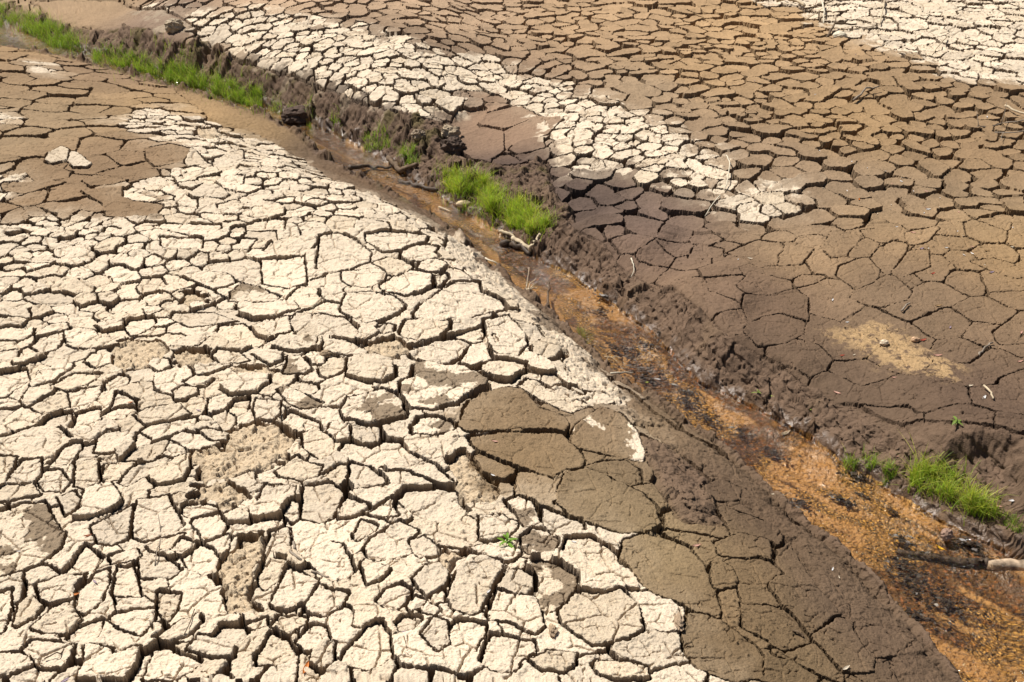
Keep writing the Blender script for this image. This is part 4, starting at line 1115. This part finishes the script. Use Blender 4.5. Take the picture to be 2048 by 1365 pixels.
seedling(1513, 790, 4, .05, 'tiny seedling on the damp right shore of the stream', (.24, .32, .06))

# ------------------------------------------------------------------ sticks, logs, twigs
stick('log', [(1026,483,.03),(1038,490,.035),(1056,491,.04),(1066,497,.035),(1080,498,.03)], .022, .014, 'pale', 'crooked pale driftwood stick at the foot of the largest grass patch', 'driftwood', n=16)
stick('log', [(1000,467,.01),(1014,471,.015),(1028,477,.01)], .016, .012, 'pale', 'short straight pale stick beside the crooked driftwood', 'driftwood', n=8)
stick('log', [(1003,490,.0),(1029,494,.005),(1062,499,.0)], .030, .020, 'wet', 'dark wet log lying under the crooked pale driftwood', 'log', n=12)
stick('log', [(776,326,.01),(800,330,.015),(835,336,.01)], .030, .022, 'brown', 'half sunken grey brown log at the edge of the pool', 'log', n=12)
stick('log', [(798,365,.0),(835,375,.0),(875,384,.0)], .022, .014, 'wet', 'long black submerged log in the narrow part of the stream', 'log', n=12)
stick('log', [(700,341,.0),(735,339,.012),(782,341,.01)], .026, .012, 'wet', 'black wet branch lying across the pool', 'log', n=12)
stick('stick', [(878,418,.01),(890,423,.015),(902,427,.01)], .010, .006, 'pale', 'short pale stick next to the round pale stone in the stream', 'stick', n=8)
def sunken_log():
    r = bpy.data.objects.new('log', None); p = pt(1900, 1110)[0]; r.location = p; C.objects.link(r)
    tag(r, 'long sunken log, dark in the water with a bleached dry end on the shore', 'log')
    q = on_plane(np.array([1796, 1893, 1961, 1978]), np.array([1092, 1110, 1120, 1122]), 0.0); q = np.concatenate([q, np.array([[-.034], [-.030], [-.024], [-.020]])], 1)
    v, f = tube(refine(q, 24, .005), np.linspace(.016, .030, 24) * (1 + .05 * rng.normal(0, 1, 24)), 12, .06); o = make('wet_end', v, f, BARK['wet'], origin=p, smooth=True); o.parent = r; o.location = (0, 0, 0)
    q = on_plane(np.array([1976, 2010, 2050, 2120]), np.array([1121, 1123, 1126, 1134]), 0.01); q = np.concatenate([q, np.array([[-.020], [-.018], [-.014], [-.010]])], 1)
    v, f = tube(refine(q, 12, .003), np.linspace(.031, .046, 12) * (1 + .07 * rng.normal(0, 1, 12)), 12, .07); o = make('dry_end', v, f, BARK['dry'], origin=p, smooth=True); o.parent = r; o.location = (0, 0, 0)
sunken_log()
stick('twig', [(1452,318,.03),(1458,343,.06),(1455,368,.04),(1448,386,.01)], .006, .004, 'white', 'bleached bent twig standing on the right rim of pale plates', 'twig')
stick('twig', [(1440,395,.01),(1430,416,.02),(1409,442,.0)], .006, .004, 'white', 'bleached twig pointing down onto cracked brown mud', 'twig')
stick('stick', [(1706,208,.03),(1730,197,.04),(1756,184,.05)], .013, .007, 'grey', 'straight grey stick alone on the far brown plates', 'stick')
stick('stick', [(2006,230,.03),(2030,238,.03),(2060,247,.03)], .012, .01, 'pale', 'pale straight stick at the right photo edge on far brown mud', 'stick')
stick('branch', [(1940,256,.02),(2000,258,.05),(2060,258,.05)], .006, .005, 'grey', 'thin grey branch with upright twiglets at the right photo edge', 'branch', forks=((.2, .0, .1, .12, .004), (.6, .03, .05, .2, .005), (.7, -.1, -.1, .03, .004)))
stick('branch', [(1988,272,.03),(2020,275,.04),(2060,276,.05)], .006, .005, 'grey', 'thin grey branch just in front of the twiggy one', 'branch', forks=((.3, -.12, -.25, .0, .004),))
stick('branch', [(1552,13,.04),(1572,8,.07),(1592,14,.06),(1608,22,.02)], .028, .02, 'pale', 'thick bent pale branch on the border of far pale mud', 'branch')
stick('branch', [(1606,22,.02),(1650,17,.05),(1692,0,.08)], .013, .008, 'brown', 'thin dark branch rising to the top of the photo', 'branch', forks=((.3, .12, .3, .05, .006), (.6, .25, .4, .06, .006)))
stick('branch', [(1482,2,.04),(1494,8,.05),(1510,12,.02)], .026, .016, 'pale', 'short thick pale branch beside the bent one', 'branch')
stick('branch', [(1640,15,.14),(1645,32,.09),(1647,51,.0)], .014, .010, 'white', 'bleached upright branch stub on the border of far pale mud', 'branch', lift=1)
stick('branch', [(1653,82,.02),(1667,68,.06),(1712,57,.04)], .018, .010, 'brown', 'dark bent branch beside the white far stone', 'branch', forks=((.5, .1, .2, .1, .006),))
stick('branch', [(1768,10,.08),(1764,30,.06),(1759,54,.02)], .010, .008, 'pale', 'slim pale branch lying across far small pale plates', 'branch')
stick('branch', [(1892,83,.05),(1876,100,.05),(1858,118,.02)], .008, .005, 'pale', 'slim curved twig on far pale plates near the damp brown plate', 'twig')
stick('twig', [(1500,2,.02),(1540,4,.04),(1580,2,.05)], .008, .006, 'grey', 'grey twig along the very top edge behind the thick branch', 'twig')
stick('twig', [(1700,64,.03),(1755,62,.04),(1740,55,.03)], .006, .004, 'brown', 'thin brown twig on damp ground right of the dark bent branch', 'twig')
stick('twig', [(1610,45,.02),(1640,30,.06),(1670,6,.1)], .007, .004, 'pale', 'slim pale twig crossing the upright branch stub', 'twig')
stick('twig', [(974,1242,.03),(985,1205,.05),(1008,1165,.05),(1043,1120,.03)], .007, .003, 'grey', 'long grey twig lying in the deep crack below the seedling', 'twig', lift=1, n=14)
stick('twig', [(982,1225,.03),(1000,1180,.06),(1030,1145,.04)], .004, .002, 'pale', 'thin pale straw next to the long grey twig', 'twig', lift=1, n=12)
stick('twig', [(90,1322,.01),(118,1316,.03),(144,1315,.04),(158,1328,.03),(166,1344,.0)], .0032, .002, 'brown', 'thin curved brown stalk arching over a pale corner plate', 'twig', n=18)
stick('twig', [(352,1277,.01),(375,1266,.015),(397,1260,.01)], .003, .002, 'brown', 'thin straight brown straw on a pale plate near the crumbled hollow', 'twig')
stick('twig', [(310,1132,.0),(318,1105,.02),(323,1080,.03),(319,1045,.05)], .003, .0018, 'tanstalk' if 'tanstalk' in BARK else 'grey', 'wispy dry grass stalk standing on the middle left plates', 'twig')
stick('twig', [(578,1060,.02),(586,1090,.015),(590,1112,.01)], .010, .006, 'grey', 'short dry root stub sticking out of a crack', 'root')
stick('root', [(582,1128,.0),(615,1155,.02),(660,1180,.01)], .006, .004, 'grey', 'dry grey root running along a crack below the root stub', 'root')
stick('twig', [(790,1268,.0),(808,1290,.02),(816,1310,.0)], .0035, .002, 'brown', 'small brown stalk hooked over the edge of a plate', 'twig')
stick('twig', [(971,520,.01),(990,530,.015),(1020,548,.01)], .007, .004, 'white', 'pale straight twig on the near shore below the driftwood', 'twig')
stick('twig', [(1051,578,.02),(1058,584,.02),(1074,584,.03)], .010, .005, 'pale', 'pale forked twig reaching out over the near shore', 'twig', forks=((.1, .03, .18, .12, .006), (.3, .07, .12, .05, .005), (.5, .08, .05, .04, .004), (.2, .04, -.06, .0, .004)))
stick('stick', [(1096,613,.0),(1096,602,.05),(1098,590,.10)], .010, .008, 'brown', 'short dark stake standing at the near water edge', 'stick', lift=1)
stick('twig', [(1221,751,.01),(1242,754,.03),(1266,754,.03)], .006, .004, 'white', 'bleached twig touching the black leaf clump', 'twig')
stick('twig', [(1209,716,.01),(1222,722,.03),(1238,732,.02)], .005, .003, 'pale', 'tangled thin twig beside the small yellow leaf on the shore', 'twig', forks=((.1, .06, .05, .03, .003), (.4, -.03, -.08, .02, .003), (.6, .06, -.04, .02, .003)))
stick('stick', [(1957,712,.01),(1968,702,.02),(1985,690,.01)], .009, .005, 'tan' if 'tan' in BARK else 'grey', 'curved tan stick beside a crack right of the yellow sand patch', 'stick')
stick('stick', [(1967,776,.01),(1978,790,.02),(1986,802,.01)], .007, .006, 'pale', 'short pale stick beside the large pink white leaf', 'stick')
stick('stick', [(1802,626,.01),(1812,616,.02),(1818,610,.01)], .007, .005, 'grey', 'short grey stick in brown mud above the yellow sand patch', 'stick')
stick('stick', [(1585,1263,.0),(1595,1268,.01),(1606,1276,.0)], .006, .005, 'brown', 'small reddish stick on a near brown plate', 'stick')
stick('twig', [(1709,987,.0),(1724,994,.01),(1740,1001,.0)], .007, .006, 'wet', 'short black stick lying in the shallow water', 'stick')
stick('twig', [(737,1050,.005),(745,1062,.01),(752,1075,.0)], .002, .0015, 'pale', 'tiny pale straw on a large pale plate', 'twig')
stick('twig', [(1262,520,.01),(1266,535,.03),(1268,545,.02),(1262,556,.0)], .006, .003, 'white', 'short pale straw near the lip of the small cliff', 'twig')

# ------------------------------------------------------------------ stones and clods of earth
clod('mud_boulder', 596, 240, .17, .13, .11, (.085, .055, .04), 'round dark mud boulder at the head of the narrow stream', 'boulder', .25, .3)
clod('mud_clod', 900, 276, .10, .08, .08, (.40, .31, .21), 'pale crumbly clod at the foot of the mossy bank', 'clod', .2, .4)
clod('mud_clod', 838, 268, .075, .06, .05, (.30, .23, .16), 'small pale brown clod on the dark bank', 'clod', .2, .4)
clod('mud_clod', 905, 305, .13, .10, .10, (.10, .068, .05), 'dark broken clod under the pale crumbly one', 'clod', .3, .4)
clod('mud_clod', 350, 60, .12, .10, .10, (.46, .37, .26), 'pale topped clod stuck in the far dark bank', 'clod', .3, .3)
clod('stone', 928, 412, .075, .04, .035, (.62, .48, .30), 'smooth rounded pale stone in the middle of the stream', 'stone', .25, .08)
clod('stone', 1679, 77, .09, .07, .05, (.66, .58, .44), 'rounded white stone on far damp mud by the dark branch', 'stone', .25, .1)
clod('mud_clod', 1358, 1245, .020, .045, .018, (.33, .24, .16), 'finger shaped brown clod between two pale plates', 'clod', .35, .6)
clod('mud_clod', 1105, 1265, .016, .034, .016, (.36, .26, .17), 'narrow brown clod standing in the crack under the blotched brown plate', 'clod', .35, .6) 
clod('mud_clod', 1890, 1086, .03, .03, .035, (.34, .22, .16), 'small pinkish clod perched on the sunken log', 'clod', .1, .35, mz=.03)
clod('mud_clod', 1768, 689, .03, .025, .02, (.62, .50, .36), 'small pale stone on top of the yellow sand patch', 'stone', .2, .25)
clod('mud_clod', 1830, 683, .028, .02, .02, (.55, .36, .22), 'small tan stone at the upper edge of the yellow sand', 'stone', .2, .25)
clod('mud_clod', 652, 728, .035, .03, .022, (.33, .24, .15), 'small dark clod wedged between blotched plates', 'clod', .2, .25)

# ------------------------------------------------------------------ black leaf litter caught in the water
DEB = plain('wet leaf litter', (.040, .024, .014), .42, .7, 50, .35)
def debris(px, py, r, n, label, tall=.02):
    c = pt(px, py)[0]; c[2] = max(c[2], -.004); vs = []; fs = []
    for k in range(n):
        a = rng.uniform(0, 6.28); q = abs(rng.normal(0, .62)) * r * 1.25
        p = c + np.array([math.cos(a) * q * 1.7 * .8 + math.sin(a) * q * .25, math.sin(a) * q * .8 - math.cos(a) * q * .9, 0]); L = rng.uniform(.012, .05); yw = rng.normal(-.8, .8)
        z = -.008 + .7 * tall * rng.random() ** 2 * (1 - q / (r * 1.6))
        M_ = 5; b = len(vs); tw = rng.normal(0, .5)
        for i in range(M_):
            t = i / (M_ - 1) - .5; ww = .0065 * math.cos(t * 2.6) * rng.uniform(.4, 1.5)
            for s_ in (-1, 1):
                vs.append((p[0] + math.cos(yw) * t * L - math.sin(yw) * ww * s_, p[1] + math.sin(yw) * t * L + math.cos(yw) * ww * s_, c[2] + z + tw * s_ * ww + .12 * L * t))
        for i in range(M_ - 1): fs.append((b + 2 * i, b + 2 * i + 1, b + 2 * i + 3, b + 2 * i + 2))
    o = make('leaf_clump', vs, fs, DEB); tag(o, label, 'leaf clump', 'clumps of black wet leaves in the stream')
for a in ((1199,626,.07,40,'flat black leaf litter floating left of the sparkling clump'),(1212,600,.09,90,'sparkling clump of wet black leaves where the stream bends'),(1301,691,.07,45,'black leaf wedge in the middle of the golden gravel'),
          (1232,706,.09,70,'black leaves against the near shore beside the small yellow leaf'),(1258,728,.06,35,'loose black leaves trailing below the shore clump'),(1290,758,.12,120,'large black leaf clump with a bright green leaf on it'),
          (1378,786,.07,50,'black leaves under the far shore of the golden gravel'),(1376,815,.11,90,'wide black leaf patch in the middle stream'),(1416,848,.06,45,'small black leaf clump below the wide patch'),
          (1548,915,.07,50,'twin black leaf clumps where the sand begins'),(1600,1010,.06,60,'glinting black leaves close to the near bank'),(1687,1010,.05,40,'round black leaf clump among gold gravel in midstream'),
          (1786,1030,.035,14,'small dark leaf on smooth sand near the far shore'),(1803,1092,.07,50,'black leaves caught at the sunken tip of the log'),(1800,1135,.06,50,'glinting leaves just below the sunken log tip'),
          (1815,1172,.10,90,'broad black leaf mat between log and near bank'),(1890,1215,.10,80,'trailing black leaf mat on sand below the log'),(1834,1236,.07,60,'black leaf clump against the lip of the near bank'),
          (1722,958,.05,60,'upright black wet leaves on the far water edge'),(1938,1096,.06,70,'shiny black leaf heap lodged on the sunken log'),(1320,665,.03,14,'little dark leaves on the bar below the bend'),(1480,870,.06,40,'scattered dark leaves where the stream widens')):
    debris(*a[:5], **({'tall': .06} if a[0] in (1212, 1290, 1722, 1938) else {}))

# ------------------------------------------------------------------ fallen leaves
for a in ((612,1336,.075,1.4,'orange','long orange leaf standing in the bottom plates'),(158,1222,.045,.3,'orange','orange brown leaf over a crack near the bottom left'),(176,1072,.04,.4,'rust','rust red leaf in the deep crack beside the biggest left plate'),
          (181,1088,.03,.6,'lime','pale lime leaf scrap beside the rust red leaf'),(415,1095,.03,0,'tan','small tan leaf at the edge of the crumbled hollow'),(261,806,.03,.2,'orange','small orange leaf fleck on the middle left plates'),
          (292,1241,.03,.4,'tan','tan leaf on the flaking lower left plate'),(1199,1338,0.01,0,'tan',None),(1880,1098,.055,-.9,'yellow','bright yellow leaf lying on the sunken log'),(1295,766,.045,.2,'lime','bright green leaf on the large black leaf clump'),
          (1222,716,.03,1.2,'yellow','small yellow leaf at the near shore'),(1545,793,.04,-.6,'lime','lime yellow leaf on the damp right shore'),(1621,821,.04,1.2,'lime','small lime leaf on the mud further along the shore'),
          (1571,868,.09,.6,'cream','cream dead leaf cluster at the far water edge'),(1674,787,.05,-.7,'pink','curled pink leaf on smooth brown mud'),(1968,797,.06,.9,'white','large pink white leaf on dark mud at the right'),
          (1788,756,.035,0,'pink','pink leaf at the lower end of the yellow sand'),(1846,682,.06,.4,'red','red leaf beside the tan stone on the sand'),(1684,712,.04,.2,'red','red leaf in the hollow left of the yellow sand'),(1708,711,.03,.5,'cream','cream leaf scrap in the hollow by the sand'),
          (1875,712,.06,.1,'pink','pale pink leaf in the hollow right of the yellow sand'),(1937,781,.05,.1,'cream','cream shell shaped leaf on brown mud near the right edge'),(2042,668,.05,1,'pink','pink white leaf at the right photo edge'),(2040,724,.05,.4,'pink','pink leaf lower on the right photo edge'),
          (1452,512,.045,.5,'white','folded white leaf on a crack right of the grass'),(1500,518,.045,-.4,'cream','cream leaf pair right of the folded white leaf'),(1476,520,.025,1.2,'white','tiny white fleck between two pale leaves'),
          (1694,646,.03,.2,'white','white leaf fleck on smooth brown mud'),(1876,617,.06,.3,'tan','straw coloured leaf heap on dark rough mud'),(1900,657,.04,1,'purple','lilac leaf at a crack in the right mud'),(1983,546,.05,.4,'purple','purple leaf on tan plates at the right'),
          (1665,601,.04,1.1,'white','thin white leaf over a short crack'),(1843,500,.05,.6,'purple','lilac grey leaf pile on tan plates'),(1826,466,.045,-.5,'pink','pink leaf on tan plates near the lilac pile'),(1793,456,.03,.3,'white','white leaf fleck on a tan plate'),
          (1974,502,.045,.2,'tan','dead leaf standing dark on right tan plates'),(2025,495,.05,.3,'cream','cream leaf at the right photo edge on tan plates'),(1866,548,.05,.6,'red','red brown leaf flecks among tan cracks'),
          (1850,396,.04,-.9,'pink','pink leaf on brown plates in the right middle'),(1718,400,.045,1.2,'orange','orange and green leaf standing in a crack'),(1856,420,.05,.2,'white','white leaf scrap below the pink one'),(1893,422,.04,.5,'cream','cream leaf scrap by a wide crack'),
          (1655,360,.04,.3,'cream','cream leaf scraps in a crack of brown plates'),(1470,290,.035,.2,'white','white fleck near the bleached bent twig'),(1630,190,.03,.2,'white','white fleck on far tan plates'),(1509,163,.03,.4,'purple','bluish fleck on far tan plates'),
          (1711,110,.03,.6,'purple','bluish fleck on far damp mud near the pale border'),(1974,235,.05,1.2,'white','white curled leaf left of the pale edge stick'),(1893,247,.04,.3,'white','white leaf scrap on far right brown mud'),
          (1957,1110,.03,.3,'cream','cream scrap on the far shore by the dry log end'),(2024,1004,.05,.2,'white','white leaf right of the loose grass patch'),(1996,1015,.045,-.2,'pink','pink leaf at the right tip of the loose grass'),(1796,914,.03,.3,'pink','pink leaf scrap on the mud under the overhang'),
          (38,1104,.022,.2,'white','tiny white scrap on the biggest left plate'),(172,1204,.028,.2,'purple','grey fleck on a lower left plate'),(190,1165,.032,-.7,'purple','grey lilac feather on a lower left plate'),
          (397,822,.03,-.2,'purple','lilac grey leaf scraps on middle left plates'),(977,1185,.03,.9,'white','white scrap at the edge of the deep crack with the twig'),(808,1266,.03,.4,'purple','lilac scrap on a small bottom plate'),(131,1362,.04,.8,'purple','lilac leaf in the bottom left corner crack'),
          (986,957,.028,-.6,'white','white scrap on the small blotched plate'),(1148,1085,.03,-.3,'white','whitish leaf on the finely cracked plate'),(1215,1086,.025,0,'cream','cream scrap on damp mud near the finely cracked plate'),(1393,1093,.05,.3,'pink','pinkish crumpled leaf on dark mud below the near bank clods'),
          (1692,1337,.05,.6,'cream','curved cream leaf on the near brown slope'),(1665,1140,.03,1.1,'white','white sliver on the near bank slope'),(1678,1156,.022,1.6,'cream','cream scrap on the near bank slope'),(1546,990,.03,.2,'cream','cream scrap on the upper near bank'),
          (990,884,.04,-.3,'pink','pink leaf on the upper flat brown plate'),(1312,1115,.0,0,'cream',None)):
    if a[5]: leaf(*a[:6])
fl_poly = np.array([(1560,300),(1760,330),(2040,420),(2040,560),(1900,520),(1760,470),(1600,420)], float)
for (x_, y_) in inpoly(fl_poly, 34):
    leaf(x_, y_, rng.uniform(.018, .035), rng.uniform(0, 6), random.choice(['white', 'cream', 'pink', 'white']), 'tiny pale leaf fleck scattered on the tan right plates', 'pale leaf flecks on the tan plates')

# ------------------------------------------------------------------ names for the plates: each by its look and by what it lies next to
MARKS = [('the green seedling', 1012, 1085), ('the bottom orange leaf', 612, 1330), ('the rust red leaf', 177, 1072), ('the long grey twig', 1000, 1190), ('the forked shore twig', 1060, 578),
         ('the stone in the stream', 928, 412), ('the largest grass patch', 990, 410), ('the bleached bent twig', 1455, 350), ('the yellow sand patch', 1800, 700), ('the sunken log', 1930, 1112),
         ('the lone raised plate', 128, 320), ('the straight far stick', 1730, 196), ('the thick pale branch', 1580, 12), ('the round dark boulder', 596, 238), ('the small tan leaf', 415, 1095),
         ('the small orange fleck', 261, 806), ('the pale crumbly clod', 900, 275), ('the near slope cream leaf', 1692, 1337), ('the white far stone', 1679, 77), ('the pink edge leaf', 2042, 668), ('the sparkling black leaves', 1212, 600)]
ORD = ['nearest', 'second', 'third', 'fourth', 'fifth', 'sixth', 'seventh', 'eighth', 'ninth', 'tenth', 'eleventh', 'twelfth', 'thirteenth', 'fourteenth', 'fifteenth', 'sixteenth', 'seventeenth', 'eighteenth', 'nineteenth', 'twentieth']
bins = {}
for q in SLABS:
    best = min(MARKS, key=lambda m_: (q['px'] - m_[1]) ** 2 + (1.6 * (q['py'] - m_[2])) ** 2)
    dx, dy = q['px'] - best[1], 1.6 * (q['py'] - best[2])
    dr_ = ('right of' if dx > 0 else 'left of') if abs(dx) > abs(dy) else ('in front of' if dy > 0 else 'behind')
    bins.setdefault((best[0], dr_), []).append((dx * dx + dy * dy, q))
med = np.median([q['n'] for q in SLABS])
for (mk, dr_), l in bins.items():
    l.sort(key=lambda t: t[0])
    for k, (_, q) in enumerate(l):
        lum = q['col'].mean()
        colr = 'blotched pale' if q['kind'] in ('w', 'v') else ('pale cream' if lum > .30 else ('tan' if lum > .15 else 'dark brown'))
        size = 'large' if q['n'] > 2.2 * med else ('small' if q['n'] < .75 * med else 'mid sized')
        shp = ' wide' if q['ext'][0] > 1.6 * q['ext'][1] else (' long' if q['ext'][1] > 1.6 * q['ext'][0] else '')
        shp = '' if len(mk.split()) > 4 else shp
        tag(q['o'], f"{size}{shp} {colr} dried mud plate, {ORD[min(k, 19)]} {dr_} {mk}", 'mud plate', 'dried mud plates of the cracked lakebed')
